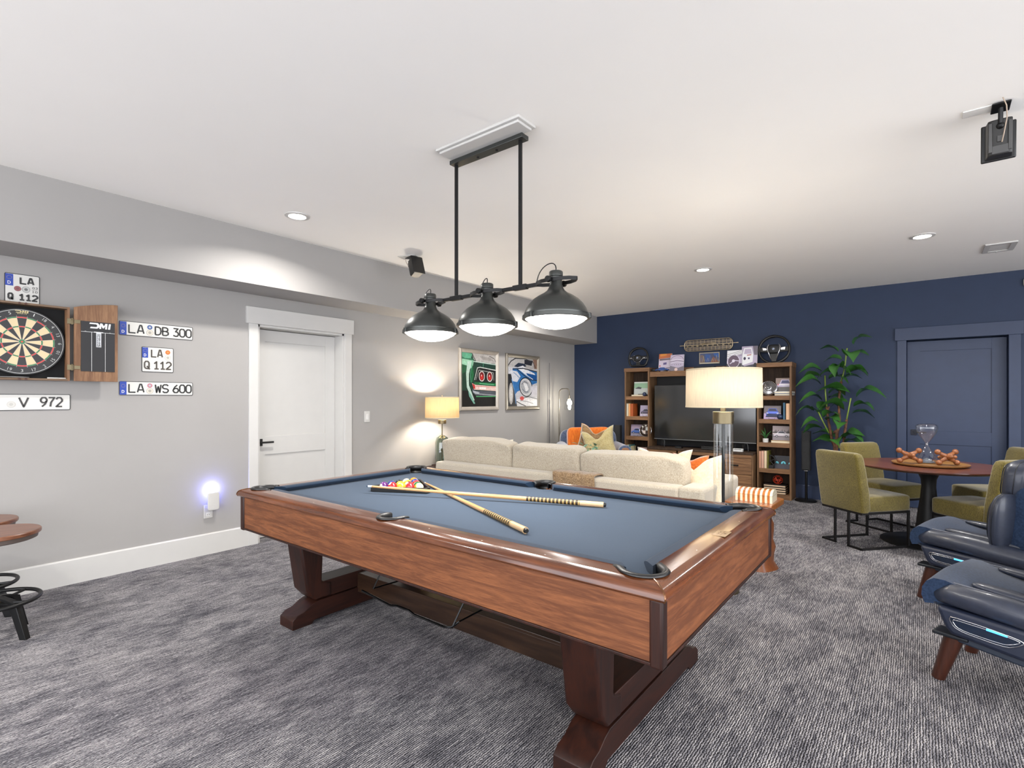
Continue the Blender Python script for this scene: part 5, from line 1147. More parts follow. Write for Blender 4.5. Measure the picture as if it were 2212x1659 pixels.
for k in range(9):
    a = k*2.4; l = .06+.03*(k % 3); q = (.6+.15*(k % 4))
    tip = (l*math.cos(a)*q, l*math.sin(a)*q, .05+l*(1.3 if k < 5 else .9)); O('leaf', B().tube([(0, 0, .045), (tip[0]*.4, tip[1]*.4, .045+(tip[2]-.045)*.6), tip], [.006, .007, .001], 6), mat('succulent_green', (56, 120, 54), .5), t, smooth=180)
for s2 in (-1, 1): O('tendril', B().tube([(0, 0, .05), (s2*.05, 0, .11), (s2*.085, 0, .10), (s2*.095, 0, .08)], .0018, 5), mat('tendril_grey', (110, 120, 104), .6), t, smooth=180)
book(bx_(1665), UY+.04, S3, .032, .25, .17, (216, 180, 132), 'tan book lying flat on the third right shelf', True)
photo(bx_(1685), S3+.033, .215, .195, 'photo block of a silver sports car by pine trees, third right shelf', car_photo((206, 196, 206), (206, 190, 190), (140, 132, 138), 'side', (40, 38, 38)), UY+.11, .16, turn=.12)
xx = bx_(1638.3)
for k, (th, h_, col, nm) in enumerate(((.038, .23, (226, 170, 140), 'salmon book leftmost on the fourth right shelf'), (.036, .232, (226, 176, 152), 'pink book second on the fourth right shelf'), (.036, .236, (240, 216, 180), 'cream book third on the fourth right shelf'), (.020, .24, (116, 112, 40), 'thin olive book on the fourth right shelf'))):
    book(xx, UY+.02, S4, th-.001, h_, .16, col, nm, pagec=(236, 200, 180)); xx += th
t = thing('wheel_bookend', 'dark cast-iron spoked wheel bookend on the fourth right shelf', 'bookend', (bx_(1664.5), UY+.06, S4)); IR = mat('cast_iron', (56, 54, 54), .5, .6)
O('block', B().box(-.036, .036, -.03, .03, 0, .045), IR, t, bevel=.003); n = 28
O('wheel_rim', B().tube([(.0+.062*math.cos(2*PI*k/n)-.01, 0, .10+.075*math.sin(2*PI*k/n)) for k in range(n)], .008, 8, closed=True), IR, t, smooth=180)
for k in range(5): a = 2*PI*k/5+.4; O('spoke', B().cyl((-.01, 0, .10), (-.01+.06*math.cos(a), 0, .10+.07*math.sin(a)), .006, n=8), IR, t, smooth=60)
def gauges(c, w_, h_):
    c.rect(0, 0, w_, h_, (40, 44, 54)); c.poly([(0, h_*.45), (w_*.2, h_*.95), (w_*.7, h_), (w_, h_*.8), (w_, h_*.3), (0, h_*.3)], (30, 32, 40)); c.rect(w_*.05, 0, w_, h_*.35, (62, 64, 76)); CY = (92, 206, 226)
    for x, r in ((.14, .17), (.5, .21), (.88, .17)):
        c.sector(w_*x, h_*.42, 0, w_*r*.62, -.35, PI+.35, CY, 14); c.ell(w_*x, h_*.46, w_*r*.18, w_*r*.18, (30, 60, 80)); c.sector(w_*x, h_*.42, w_*r*.40, w_*r*.44, 0, PI, (200, 245, 250), 12)
photo(bx_(1690), S4, .225, .175, 'dark photo block of glowing turquoise dashboard gauges, fourth right shelf', gauges, UY+.09, .12)
DB = (34, 26, 24)
for k, nm in enumerate(('lowest', 'third from top', 'second from top', 'topmost')):
    book(bx_(1650)-.002*k, UY+.03+.004*k, .066+k*.0305, .030, .27, .19, DB, 'dark album lying flat on the bottom right shelf, %s of its stack' % nm, True, 0, 'dark albums', (232, 204, 170))
t = thing('wire_ball', 'orange-red openwork ball on the dark albums, bottom right shelf', 'ornament', (bx_(1677.5), UY+.11, .066+4*.0305+.062)); RM = mat('vermilion', (196, 56, 24), .4)
bm = bmesh.new(); bmesh.ops.create_icosphere(bm, subdivisions=1, radius=.060)
for e in [(v.co.copy()) for v in bm.verts]:
    q = e.to_track_quat('Z', 'Y').to_matrix().to_4x4(); O('hoop', B().tube([(q @ Vector((.026*math.cos(2*PI*k/16), .026*math.sin(2*PI*k/16), .052))) for k in range(16)], .0042, 6, closed=True), RM, t, smooth=180)
bm.free()
# tower speakers
def tspk(x, y, label):
    t = thing('tower_speaker', label, 'speaker', (x, y, 0), 0, 'slim black speakers on stands')
    O('cabinet', B().box(-.052, .052, -.0, .075, .405, .925), mat('speaker_cloth', (30, 31, 33), .7, bmp=.3), t, bevel=.006); O('grille', B().box(-.042, .042, -.006, .0, .415, .915), mat('speaker_grille', (38, 39, 40), .8, ns=200, bmp=.4), t, bevel=.003)
    O('collar', B().box(-.022, .022, .01, .05, .395, .406), mat('collar_silver', (190, 190, 190), .3, .6), t); O('stand_pole', B().cyl((0, .03, .02), (0, .03, .40), .016, n=16), BLACK, t, smooth=40); O('stand_base', B().lathe([(.001, .02), (.12, .02), (.13, .012), (.13, 0), (.001, 0)], 36), BLACK, t, smooth=40)
tspk(-1.18, 7.78, 'slim black tower speaker right of the wall unit beside the plant'); tspk(-3.86, 7.66, 'slim black tower speaker left of the wall unit beside the armchair')
# ------------------------------------------------------------------ reading corner
BLV = fabric('slate_blue_velvet', (62, 76, 104), (92, 106, 134), 60, .7, .7, .1, bs=.1)
ORC = fabric('orange_corduroy', (216, 100, 14), (240, 128, 30), 60, .75, .6, .12, (1, 1, .2), .2)
t = thing('armchair', 'slate blue rolled-arm armchair with orange cushions in the far left corner', 'armchair', (-3.86, 6.82, 0), math.radians(38))
O('frame_base', B().box(-.42, .42, -.40, .36, .12, .38), BLV, t, bevel=.03)
for s2 in (-1, 1):
    O('arm', B().soft((s2*.40, -.05, .40), (.085, .38, .25), .35, 32, 18), BLV, t, smooth=180)
    O('arm_roll', B().cyl((s2*.42, -.42, .60), (s2*.42, .30, .60), .095, n=28), BLV, t, bevel=.01)
    O('arm_face', B().soft((s2*.42, -.425, .575), (.062, .012, .085), .7, 28, 12), mat('tan_leather', (140, 92, 50), .5, bmp=.1), t, smooth=180)
O('back', B().soft((0, .34, .50), (.44, .10, .38), .3, 32, 20, Matrix.Rotation(-.12, 3, 'X')), BLV, t, smooth=180)
O('seat_cushion', B().soft((0, -.06, .44), (.33, .36, .09), .25, 32, 14), ORC, t, smooth=180)
O('back_cushion', B().soft((0, .19, .68), (.34, .095, .235), .28, 40, 22, Matrix.Rotation(-.16, 3, 'X'), wrink(5, .008)), ORC, t, smooth=180)
for x in (-.34, .34):
    for y in (-.32, .30): O('leg', B().cyl((x, y, 0), (x, y, .13), .018, .026, 12), DKW, t, smooth=40)
SGE = fabric('sage_linen', (164, 148, 96), (192, 178, 132), 90, .85, .5, .15, bs=.15); BRV = fabric('brown_velvet', (112, 84, 48), (146, 114, 72), 60, .7, .7, .15, bs=.1)
pillow('scatter_cushion', .46, .46, .15, BRV, (-3.77, 6.63, .515), (-.30, .18, .35), 'brown velvet cushion with piped edge on the orange armchair', .22, piping=mat('tan_piping', (216, 168, 116), .7))
pillow('scatter_cushion', .50, .46, .15, SGE, (-3.54, 6.54, .50), (-.30, -.22, .30), 'sage linen cushion with pointed corner in front on the orange armchair', .34, ptuck=.14)
t = thing('table_greenery', 'glossy grey-green sprig in a bowl just above the sofa back, before the armchair', 'plant', (-3.22, 5.70, .42))
LF = mat('eucalyptus_leaf', (88, 128, 100), .4, var=.2, ns=12)
O('bowl', B().lathe([(.001, 0), (.09, 0), (.15, .10), (.142, .10), (.085, .015), (.001, .015)], 32), mat('stone_bowl', (150, 146, 138), .6), t, smooth=50)
for k in range(26):
    a = k*2.399; r = .05+.20*((k*7) % 11)/11; z = .25+.13*((k*5) % 7)/7
    M = Matrix.Translation((r*math.cos(a), r*math.sin(a)*.7, z)) @ Matrix.Rotation(a, 4, 'Z') @ Matrix.Rotation(.5*math.sin(k*3), 4, 'Y')
    O('leaf', B().grid(lambda u, v: ((u-.5)*.085, (v-.5)*.045*math.sin(PI*min(1, max(0, u)))**.7, .010*math.sin(PI*u)+.006*abs(v-.5)), 6, 2), LF, t, M=M, smooth=180)
for k in range(5): a = k*1.3; O('stem', B().tube([(0, 0, .01), (.07*math.cos(a), .05*math.sin(a), .12), (.2*math.cos(a), .13*math.sin(a), .22)], .003, 6), LF, t, smooth=180)
t = thing('coffee_table', 'low dark coffee table beyond the sofa holding the greenery bowl', 'table', (-3.25, 5.72, 0))
O('tabletop', B().box(-.45, .55, -.28, .28, .385, .42), DKW, t, bevel=.004)
for x in (-.42, .52):
    for y in (-.25, .25): O('leg', B().box(x-.02, x+.02, y-.02, y+.02, 0, .385), DKW, t)
t = thing('round_side_table', 'white round pedestal side table beside the reading lamp', 'side table', (-4.64, 6.58, 0))
O('tabletop', B().lathe([(.001, .50), (.19, .50), (.205, .512), (.205, .525), (.001, .525)], 40), WHITE, t, smooth=40); O('stem', B().cyl((0, 0, .02), (0, 0, .5), .02, n=16), WHITE, t, smooth=40); O('foot', B().lathe([(.001, .02), (.13, .02), (.14, 0), (.001, 0)], 32), WHITE, t, smooth=40)
t = thing('reading_lamp', 'slim chrome arched floor lamp with bare globe bulb in the corner', 'lamp', (-4.74, 7.30, 0))
P = [(0, 0, .02), (0, 0, .6), (0, 0, 1.44)]+[(.07-.07*math.cos(a), 0, 1.45+.07*math.sin(a)) for a in [PI/2*k/6 for k in range(7)]]+[(.15, 0, 1.52)]+[(.15+.05*math.sin(a), 0, 1.47+.05*math.cos(a)) for a in [PI/2*k/5 for k in range(6)]]+[(.20, 0, 1.40)]
O('arched_pole', B().tube(P, .0085, 10), NICKEL, t, smooth=180); O('pole_sleeve', B().cyl((0, 0, .02), (0, 0, 1.10), .012, n=14), NICKEL, t, smooth=40)
O('socket', B().cyl((.20, 0, 1.345), (.20, 0, 1.41), .018, .016, 16), NICKEL, t, smooth=40); O('bulb', B().sphere((.20, 0, 1.285), .040, 20, 14, (1, 1, 1.2)), emis('bare_bulb', (255, 246, 228), 45), t, smooth=180)
O('bulb', B().sphere((.20, 0, 1.215), .024, 16, 10, (1, 1, 1.3)), emis('bare_bulb', (255, 246, 228), 45), t, smooth=180)
O('glass_shade', B().lathe([(.03, 1.36), (.055, 1.33), (.078, 1.27), (.085, 1.20), (.080, 1.17)], 36, (.20, 0, 0)), thin_glass('seeded_glass', (.96, .97, .97), .05, .12), t, smooth=180)
O('foot', B().lathe([(.001, .02), (.12, .02), (.125, 0), (.001, 0)], 36), NICKEL, t, smooth=40)
light('reading_lamp_light', 'POINT', (-4.54, 7.30, 1.27), 7, (1, .90, .74), .05)
t = thing('wall_pole', 'slim grey pole standing against the left wall beside the reading lamp', 'pole', (XW+.03, 7.16, 0))
O('lower_tube', B().cyl((0, 0, 0), (0, 0, 1.30), .010, n=12), mat('grey_tube', (120, 118, 118), .4, .3), t, smooth=40); O('upper_tube', B().cyl((0, 0, 1.30), (0, 0, 1.95), .006, n=10), mat('grey_tube', (120, 118, 118), .4, .3), t, smooth=40); O('joint', B().cyl((0, 0, 1.27), (0, 0, 1.34), .013, n=12), mat('grey_tube', (120, 118, 118), .4, .3), t, smooth=40)
# ------------------------------------------------------------------ tall plant
pl = thing('potted_plant', 'tall leafy green plant with bare brown trunks against the blue wall', 'plant', (-.80, 7.62, 0))
O('pot', B().lathe([(.001, 0), (.13, 0), (.165, .30), (.15, .30), (.14, .26), (.001, .26)], 36), mat('black_planter', (40, 40, 42), .5), pl, smooth=50)
BRK = mat('brown_bark', (98, 62, 38), .8, var=.35, ns=30, bmp=.6); STM = mat('green_stem', (136, 160, 62), .5)
def Q(px, py, dy=0): X, z = at(px, py, 7.62+dy); return (X+.80, dy, z)
def sp(pts, r): O('trunk', B().tube(pts, r, 8), BRK, pl, smooth=180)
sp([(-.02, 0, .2), Q(1803, 965), Q(1797, 950), Q(1788, 900), Q(1785, 878)], [.02, .018, .016, .014, .012])
sp([(.0, .01, .2), Q(1807, 968), Q(1808, 935), Q(1814, 915), Q(1812, 880), Q(1812, 860), Q(1817, 824)], [.02, .018, .018, .016, .014, .015, .016])
sp([(.03, 0, .2), Q(1822, 970), Q(1824, 940), Q(1829, 906)], [.02, .018, .016, .014])
sp([Q(1786, 892), Q(1791, 878)], [.008, .009]); sp([Q(1812, 928), Q(1804, 932), Q(1801, 936)], [.014, .014, .010])
def st(pts, r=.008): O('green_stem', B().tube(pts, r, 7), STM, pl, smooth=180)
st([Q(1786, 880), Q(1783, 850), Q(1782, 811)]); st([Q(1817, 824), Q(1822, 806), Q(1826, 785), Q(1828, 764), Q(1830, 752)]); st([Q(1829, 906), Q(1834, 880), Q(1838, 860)]); st([Q(1791, 936), Q(1775, 905), Q(1768, 890)]); st([Q(1813, 968), Q(1811, 955), Q(1806, 950)])
LEAFM = mat('glossy_leaf', (56, 104, 44), .3, var=.3, ns=5, coat=.3)
def leafmesh(i):
    L_, W_ = .185, .135+.012*(i % 2); b = B()
    def f(u, v):
        x = u*L_; prof = math.sin(PI*u**.8)**.75*(1 if u < .75 else 1-.4*(u-.75)/.25) if 0 < u < 1 else 0
        y = (v-.5)*W_*prof; z = .030*math.sin(PI*u)*(1+.3*i)-.025*u*u*(1+.5*i)+abs(v-.5)*.05*prof+.006*math.sin(u*14+i)*abs(v-.5)
        return (x+.03, y, z)
    b.grid(f, 10, 4); bmesh.ops.remove_doubles(b.bm, verts=b.bm.verts, dist=1e-5); me = bpy.data.meshes.new('leaf'); b.bm.to_mesh(me); b.bm.free(); me.materials.append(LEAFM)
    for p in me.polygons: p.use_smooth = True
    return me
LMS = [leafmesh(i) for i in range(3)]
leaves = [(1818, 762, 150, 20, 1.0), (1838, 748, 25, 28, 1.0), (1828, 770, -75, -5, 1.2), (1826, 778, 178, 4, .95), (1834, 772, 10, 10, .9), (1826, 790, 250, -20, 1.1), (1824, 798, -20, -8, 1.0), (1820, 808, 5, 2, 1.2), (1818, 812, 200, 5, 1.1), (1816, 818, -60, 5, .9), (1784, 803, 175, 5, 1.2), (1784, 806, 15, 6, 1.2), (1782, 812, 200, -8, 1.1), (1783, 818, -30, -6, 1.1), (1782, 832, 185, 8, 1.3), (1783, 840, 20, 0, 1.0), (1784, 852, 25, 12, 1.1), (1784, 866, 182, 6, 1.2), (1786, 860, -70, 0, .9), (1836, 858, 165, 18, 1.5), (1840, 860, 8, 12, 1.4), (1838, 868, 220, -10, .9), (1836, 878, -15, -2, 1.1), (1834, 888, 205, 12, 1.4), (1832, 892, -25, -6, 1.1), (1768, 890, 60, 45, .8), (1766, 888, 160, -2, 1.0), (1770, 896, 100, 20, .9), (1772, 904, 30, 18, 1.0), (1778, 914, 190, -5, 1.0), (1784, 924, 210, -12, 1.1), (1780, 908, -50, 5, .9), (1806, 920, -80, 5, 1.0), (1812, 948, 160, 15, 1.2), (1812, 950, 20, 20, 1.2), (1816, 946, -40, 2, 1.1), (1811, 960, 180, 8, 1.2), (1818, 956, 5, 0, 1.0), (1812, 958, -90, 10, .9)]
for i, (px, py, az, el, s2) in enumerate(leaves):
    q = Q(px, py, .02*math.sin(i*2.1)); o = bpy.data.objects.new('leaf', LMS[i % 3]); COL.objects.link(o); o.parent = pl; o.location = q; o.scale = (s2*1.18,)*3
    a = math.radians(az); yy = -.45-.35*((i*37) % 10)/10 if (i % 3) else .25
    d = Vector((math.cos(a), yy*(.6 if abs(math.cos(a)) > .5 else 1.2), 0)).normalized()
    o.rotation_euler = (.35*math.sin(i*1.7), -math.radians(el), math.atan2(d.y, d.x))
# ------------------------------------------------------------------ dining set
dt = thing('round_table', 'round walnut table on a black flared pedestal among four olive chairs', 'table', (.068, 6.226, 0))
O('tabletop', B().lathe([(.001, .700), (.52, .700), (.575, .712), (.60, .724), (.60, .732), (.001, .732)], 72), wood('table_walnut', (124, 72, 52), (92, 50, 38), 'x', .7, .35, .3), dt, smooth=30)
O('pedestal', B().lathe([(.001, .70), (.12, .70), (.085, .66), (.060, .60), (.055, .53), (.065, .42), (.085, .28), (.10, .12), (.105, .02)], 48), mat('black_cast', (24, 24, 25), .5, .3, bmp=.15), dt, smooth=50)
O('base_disc', B().lathe([(.001, .022), (.36, .016), (.375, .010), (.375, 0), (.001, 0)], 64), mat('black_cast', (24, 24, 25), .5, .3, bmp=.15), dt, smooth=40)
t = thing('round_tray', 'round wooden tray with raised rim in the middle of the walnut table', 'tray', (.075, 6.21, .7325)); O('base', B().lathe([(.001, 0), (.255, 0), (.285, .010), (.29, .022), (.280, .022), (.262, .010), (.001, .010)], 64), wood('tray_oak', (166, 124, 74), (138, 96, 52), 'x', 1, .4), t, smooth=40)
HG = thin_glass('hourglass_glass', (.95, .96, .98), .01, .12)
t = thing('hourglass', 'clear glass hourglass standing on the tray between the wooden jacks', 'hourglass', (.055, 6.30, .743))
O('glass', B().lathe([(.001, .002), (.070, .002), (.083, .012), (.082, .03), (.060, .09), (.030, .135), (.012, .165), (.009, .178), (.013, .192), (.035, .222), (.068, .275), (.084, .32), (.086, .345), (.074, .366), (.05, .371), (.001, .366)], 44), HG, t, smooth=180)
O('sand', B().lathe([(.001, .05), (.03, .035), (.062, .012), (.066, .006), (.001, .006)], 32), mat('grey_sand', (90, 94, 102), .8), t, smooth=60); O('neck_joint', B().sphere((0, 0, .178), .012, 14, 10), thin_glass('joint_glass', (.95, .97, 1), .01, .6), t, smooth=180)
JK = wood('teak_jack', (168, 108, 68), (132, 78, 44), 'x', 2.5, .35, .3)
def jack(x, y, rz, label):
    L_ = .092
    t = thing('wooden_jack', label, 'ornament', (x, y, .743+.073), rz, 'wooden jacks on the tray')
    v1 = [Vector(v).normalized() for v in ((1, .0, .62), (-1, .0, .62), (.75, .5, -.75), (-.75, .5, -.75), (0, -.62, -.62), (0, -.9, .80))]
    dirs = [Vector(v).normalized() for v in ((1, 0.1, .62), (-1, -.1, -.62), (-1, .1, .60), (1, -.1, -.60), (0, -1, .12), (0, 1, -.12))]
    for d in dirs: O('arm', B().tube([d*0, d*.03, d*.05, d*(L_-.012)], [.027, .022, .018, .013], 12), JK, t, smooth=180)
    for d in dirs[:4]: O('knob', B().sphere(d*L_, .025, 16, 12), JK, t, smooth=180)
    for d in dirs[4:]: O('arm_tip', B().sphere(d*L_, .016, 12, 8), JK, t, smooth=180)
jack(-.075, 6.165, .35, 'left wooden jack with ball ends on the tray'); jack(.200, 6.20, .62, 'right wooden jack with ball ends, its stub arm facing the room')
OLV = fabric('olive_chenille', (96, 84, 34), (128, 114, 54), 240, .95, .35, .35, (1, 1, .3), .4)
CHF = mat('black_square_tube', (24, 22, 22), .45, .5)
ch = thing('dining_chair', 'olive upholstered chair with its back to the room, nearest the wall unit', 'chair', (-.405, 5.873, 0), math.atan2(-.64, .77), 'olive dining chairs at the round table')
def seatfn(q): return Vector((q.x, q.y, q.z+.014*math.cos(q.x*6)*math.cos(q.y*5)*(q.z > 0)))
O('seat', B().soft((0, .025, .405), (.235, .255, .072), .2, 44, 16, None, seatfn), OLV, ch, smooth=180)
b = B(); rings = []
for z, y0, y1, hw_ in ((.335, -.262, -.19, .232), (.36, -.270, -.175, .238), (.50, -.290, -.185, .240), (.70, -.318, -.222, .240), (.82, -.335, -.245, .236), (.855, -.338, -.258, .225), (.866, -.330, -.275, .205)):
    r_ = .022; ring = []
    for cx_, cy_, a0 in ((hw_-r_, y1-r_, 0), (-hw_+r_, y1-r_, PI/2), (-hw_+r_, y0+r_, PI), (hw_-r_, y0+r_, 1.5*PI)):
        for k in range(5): a = a0+PI/2*k/4; ring.append((cx_+r_*math.cos(a), cy_+r_*math.sin(a), z))
    rings.append(ring)
O('backrest', b.loft(rings), OLV, ch, smooth=50)
b = B()
for x in (-.222, .204): b.box(x, x+.018, -.262, .262, .316, .335)
for y in (-.262, .244): b.box(-.222, .222, y, y+.018, .316, .335)
O('seat_frame', b, CHF, ch, bevel=.001)
for s2 in (-1, 1):
    O('leg', B().box(s2*.213-.009, s2*.213+.009, .244, .262, 0, .318), CHF, ch, bevel=.001); O('leg', B().box(s2*.075-.009, s2*.075+.009, -.262, -.244, 0, .318), CHF, ch, bevel=.001)
    O('floor_rail', B().box(s2*.213-.009, s2*.213+.009, -.262, .262, 0, .018), CHF, ch, bevel=.001); O('floor_rail', B().box(min(s2*.213, s2*.075)-.009, max(s2*.213, s2*.075)+.009, -.262, -.244, 0, .018), CHF, ch, bevel=.001)
dup(ch, (-.296, 6.768, 0), math.atan2(-.8, -.6), 'olive upholstered chair behind the round table beside the tall plant')
dup(ch, (.43, 5.935, 0), math.atan2(.73, .68), 'olive upholstered chair on the right of the round table, half behind the navy recliner')
dup(ch, (.60, 6.95, 0), math.atan2(.85, -.5), 'olive upholstered chair at the far right of the round table by the blue door')
# ------------------------------------------------------------------ recliners
LEA = mat('navy_leather', (44, 50, 66), .42, var=.08, ns=30, bmp=.12, coat=.15); SUE = fabric('navy_suede', (30, 46, 72), (42, 60, 88), 90, .92, .15, .2, bs=.05)
SHL = mat('navy_shell', (30, 38, 58), .45, .1); WAL = wood('walnut_leg', (78, 40, 26), (54, 26, 16), 'z', 1, .35, .4); GLP = mat('navy_gloss_panel', (12, 30, 52), .12, coat=1)
def recliner(name, label, loc, rz):
    t = thing(name, label, 'armchair', loc, rz, 'navy recliners at the right edge')   # local: +y forward, +x its right hand side
    # shell
    P = [(.305, .372), (.30, .345), (.272, .275), (.25, .247), (-.05, .215), (-.50, .17), (-.60, .19), (-.64, .30), (-.60, .335), (-.1, .355)]
    O('base_shell', B().prism([(y, z) for y, z in P], 'yz', -.30, .30), SHL, t, bevel=.02)
    O('sub_frame', B().prism([(.28, .255), (.24, .205), (-.45, .13), (-.5, .18), (0, .24)], 'yz', -.25, .25), mat('dark_underframe', (40, 50, 66), .5), t, bevel=.01)
    for s2 in (-1, 1):
        for (y0, y1) in ((.285, .315), (-.40, -.46)):
            O('leg', B().cyl((s2*.235, y1, 0), (s2*.215, y0-.03, .225), .027, .040, 20), WAL, t, smooth=40)
            O('leg_bracket', B().box(s2*.215-.05, s2*.215+.05, y0-.09, y0+.045, .218, .236), mat('bracket_grey', (40, 44, 50), .4, .5), t, bevel=.006)
        x = s2*.302
        loop = [(x, .245, .335), (x, .252, .322), (x, .235, .290), (x, .20, .277), (x, .10, .268), (x, .05, .268), (x, .018, .285), (x, -.005, .306), (x, .02, .316), (x, .12, .328)]
        sm = []
        for k in range(len(loop)):
            a, b_ = Vector(loop[k]), Vector(loop[(k+1) % len(loop)]); sm += [a.lerp(b_, .2), a.lerp(b_, .8)]
        O('side_panel', B().loft([[(x-s2*.004, q.y, q.z) for q in sm], [(x+s2*.003, q.y, q.z) for q in sm]]), GLP, t)
        O('chrome_loop', B().tube([tuple(q) for q in sm], .0035, 8, closed=True), CHROME, t, smooth=180)
        O('chrome_loop', B().tube([(x+s2*.003, .125+(q.y-.125)*.91, .302+(q.z-.302)*.72) for q in sm], .0022, 8, closed=True), CHROME, t, smooth=180)
        O('light_bar', B().box(x-.002, x+.006 if s2 > 0 else x-.006, -.035, .035, -.004, .004, Matrix.Translation((0, .085, .319)) @ Matrix.Rotation(.08, 4, 'X')), emis('cyan_bar', (60, 160, 255), 2.2), t)
    # seat: suede centre roll falling over the front edge
    rings = []
    for k in range(15):
        u = k/14; ang = PI*.62*min(1, u/.30) if u < .30 else None
        if u < .34:
            a = -.62+u/.34*(PI/2+.62); cy_, cz_ = .295, .415; R_ = .085; y, z = cy_+R_*math.cos(a)*.9, cz_+R_*math.sin(a); thk = .0
        else:
            v = (u-.34)/.66; y = .295-.62*v; z = .50-.055*v-.035*math.sin(PI*v)
        rings.append((y, z))
    b = B(); xs = [-.27+.54*j/12 for j in range(13)]
    top = [[(x, y, z+.010*math.cos(x*9)) for x in xs] for y, z in rings]
    bot = [[(x, .30+(y-.30)*.62-.02, .37+(z-.40)*.10) for x in xs] for y, z in rings]
    b.loft([r_+list(reversed(q)) for r_, q in zip(top, bot)])
    O('seat_cushion', b, SUE, t, smooth=60)
    O('seat_nose', B().soft((0, .285, .408), (.262, .082, .078), .55, 36, 18), SUE, t, smooth=180)
    for s2 in (-1, 1):
        pts = [(s2*.245, .305, .405), (s2*.262, .25, .428), (s2*.27, .05, .418), (s2*.275, -.15, .395), (s2*.275, -.38, .37)]
        O('seat_bolster', B().tube(pts, [.034, .052, .058, .060, .05], 16), LEA, t, smooth=180)
        O('piping', B().tube([(p[0]-s2*.012, p[1], p[2]+.052*(.7 if k == 0 else 1)) for k, p in enumerate(pts)], .004, 6), mat('grey_piping', (96, 100, 112), .4), t, smooth=180)
        O('seat_wing', B().soft((s2*.20, -.02, .462), (.045, .22, .020), .7, 24, 12, Matrix.Rotation(.09, 3, 'X')), LEA, t, smooth=180)
    # backrest
    R = Matrix.Rotation(.10, 3, 'X').to_4x4(); Mb = Matrix.Translation((0, -.12, .39)) @ R
    O('backrest', B().soft((0, -.06, .21), (.24, .085, .25), .35, 32, 22), SUE, t, M=Mb, smooth=180)
    O('back_seam', B().box(-.18, .18, .022, .026, .235, .239), mat('seam_navy', (16, 22, 36), .8), t, M=Mb)
    O('back_shell', B().soft((0, -.15, .26), (.27, .07, .34), .4, 28, 20), SHL, t, M=Mb, smooth=180)
    for s2 in (-1, 1):
        Mw = Mb @ Matrix.Translation((s2*.235, .035, .195)) @ Matrix.Rotation(s2*.42, 4, 'Z') @ Matrix.Rotation(s2*.10, 4, 'Y')
        O('back_bolster', B().soft((0, 0, 0), (.098, .042, .185), .72, 34, 24), LEA, t, M=Mw, smooth=180)
        for q, rr in ((.72, .0028), (1.0, .0036)):
            O('piping', B().tube([(.098*q*math.copysign(abs(math.cos(a))**.72, math.cos(a)), .0445*(1-q**8)**.3 if q < 1 else 0, .185*q*math.copysign(abs(math.sin(a))**.72, math.sin(a))) for a in [2*PI*(k+.5)/36 for k in range(36)]], rr, 6, closed=True), mat('dark_piping', (20, 24, 34), .4), t, M=Mw, smooth=180)
    O('headrest', B().soft((0, .02, .445), (.225, .07, .125), .5, 36, 22), LEA, t, M=Mb, smooth=180)
    O('headrest_pad', B().soft((0, .075, .45), (.12, .03, .085), .6, 28, 16), SUE, t, M=Mb, smooth=180)
    for q in (.80, 1.0): O('piping', B().tube([(.225*q*math.copysign(abs(math.cos(a))**.5, math.cos(a)),   .02+(.066 if q < 1 else 0), .445+.125*q*math.copysign(abs(math.sin(a))**.5, math.sin(a))) for a in [2*PI*(k+.5)/40 for k in range(40)]], .003, 6, closed=True), mat('dark_piping', (20, 24, 34), .4), t, M=Mb, smooth=180)
    for s2 in (-1, 1):
        O('arm', B().tube([(s2*.30, -.36, .36), (s2*.33, -.34, .42), (s2*.335, -.38, .52)], [.03, .035, .03], 12), SHL, t, smooth=180)
    return t
ph = math.radians(18); RZ = PI/2-ph
recliner('recliner', 'nearer navy recliner at the right edge with chrome loop on its side', (.443, 3.376, 0), RZ)
recliner('recliner', 'farther navy recliner with bolstered back and headrest, before an olive chair', (.383, 4.626, 0), RZ)
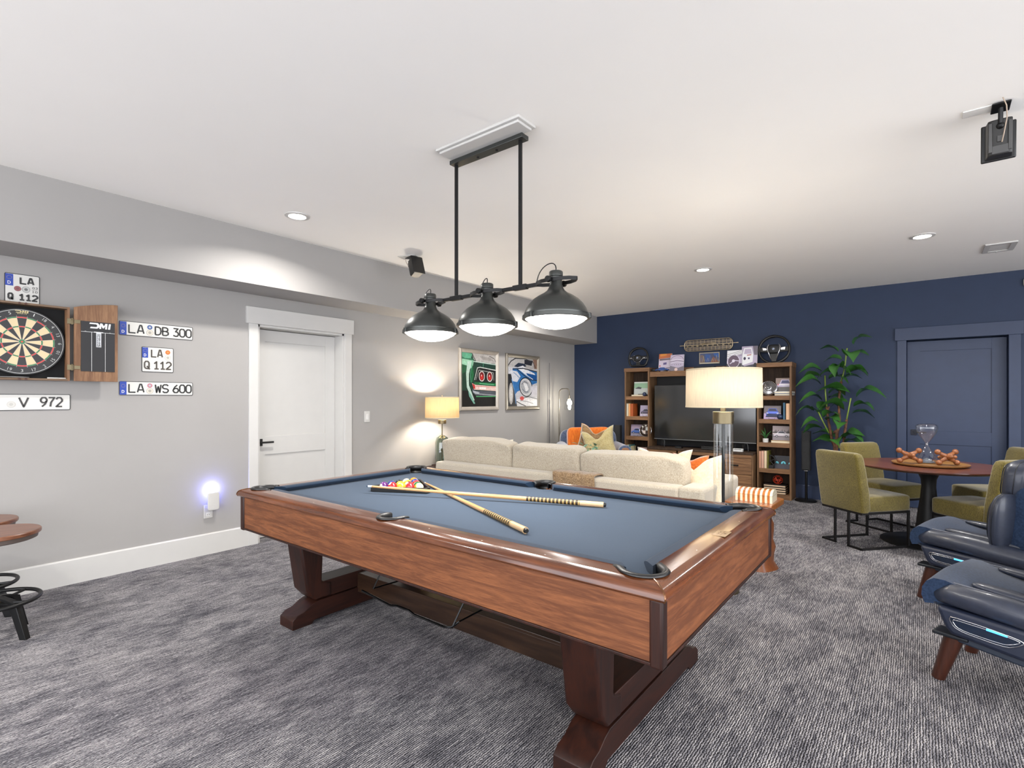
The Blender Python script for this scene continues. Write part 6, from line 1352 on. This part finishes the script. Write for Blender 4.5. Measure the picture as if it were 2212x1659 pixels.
# ------------------------------------------------------------------ bar stools
STW = wood('stool_walnut', (140, 92, 66), (102, 62, 44), 'y', .8, .35, .3)
def stool(loc, rz, label):
    t = thing('bar_stool', label, 'stool', loc, rz, 'round wooden stools at the left edge')
    O('seat', B().lathe([(.001, .603), (.195, .603), (.20, .598), (.20, .584), (.197, .580), (.001, .580)], 56), STW, t, smooth=30)
    O('seat_under', B().lathe([(.001, .580), (.188, .580), (.184, .556), (.17, .550), (.001, .55)], 48), mat('stool_under', (90, 78, 72), .5), t, smooth=30)
    O('screw_post', B().cyl((0, 0, .22), (0, 0, .56), .018, n=16), BLACK, t, smooth=40)
    for k in range(4):
        a = PI/4+k*PI/2; d = Vector((math.cos(a), math.sin(a), 0)); n_ = Vector((-d.y, d.x, 0)); rings = []
        for (r_, z, w_, dd) in ((.02, .235, .018, .015), (.06, .225, .018, .018), (.115, .20, .018, .022), (.175, 0, .016, .018)):
            c_ = d*r_+Vector((0, 0, z)); rings.append([c_+n_*w_+d*dd, c_-n_*w_+d*dd, c_-n_*w_-d*dd, c_+n_*w_-d*dd])
        O('leg', B().loft(rings), BLACK, t, bevel=.002)
    for k in range(2):
        M = Matrix.Rotation(PI/4+k*PI/2, 4, 'Z'); O('cross_bar', B().box(-.12, .12, -.014, .014, .165, .20, M), BLACK, t, bevel=.002)
    O('footrest_ring', B().tube([(.195*math.cos(2*PI*k/48), .195*math.sin(2*PI*k/48), .212) for k in range(48)], .011, 12, closed=True), BLACK, t, smooth=180)
    for k in range(4):
        a = PI/4+k*PI/2; O('ring_strut', B().cyl((.085*math.cos(a), .085*math.sin(a), .205), (.195*math.cos(a), .195*math.sin(a), .212), .008, n=8), BLACK, t, smooth=40)
    return t
stool((-4.09, .485, 0), -.12, 'round walnut-topped stool with black ring base, nearer one at the left edge')
stool((-4.54, .45, 0), .2, 'round wooden stool at the left edge, partly hidden behind the nearer stool')
for o in bpy.data.objects:
    if o.parent is None and o.type == 'MESH' and 'kind' not in o and 'category' not in o: o['kind'] = 'structure'
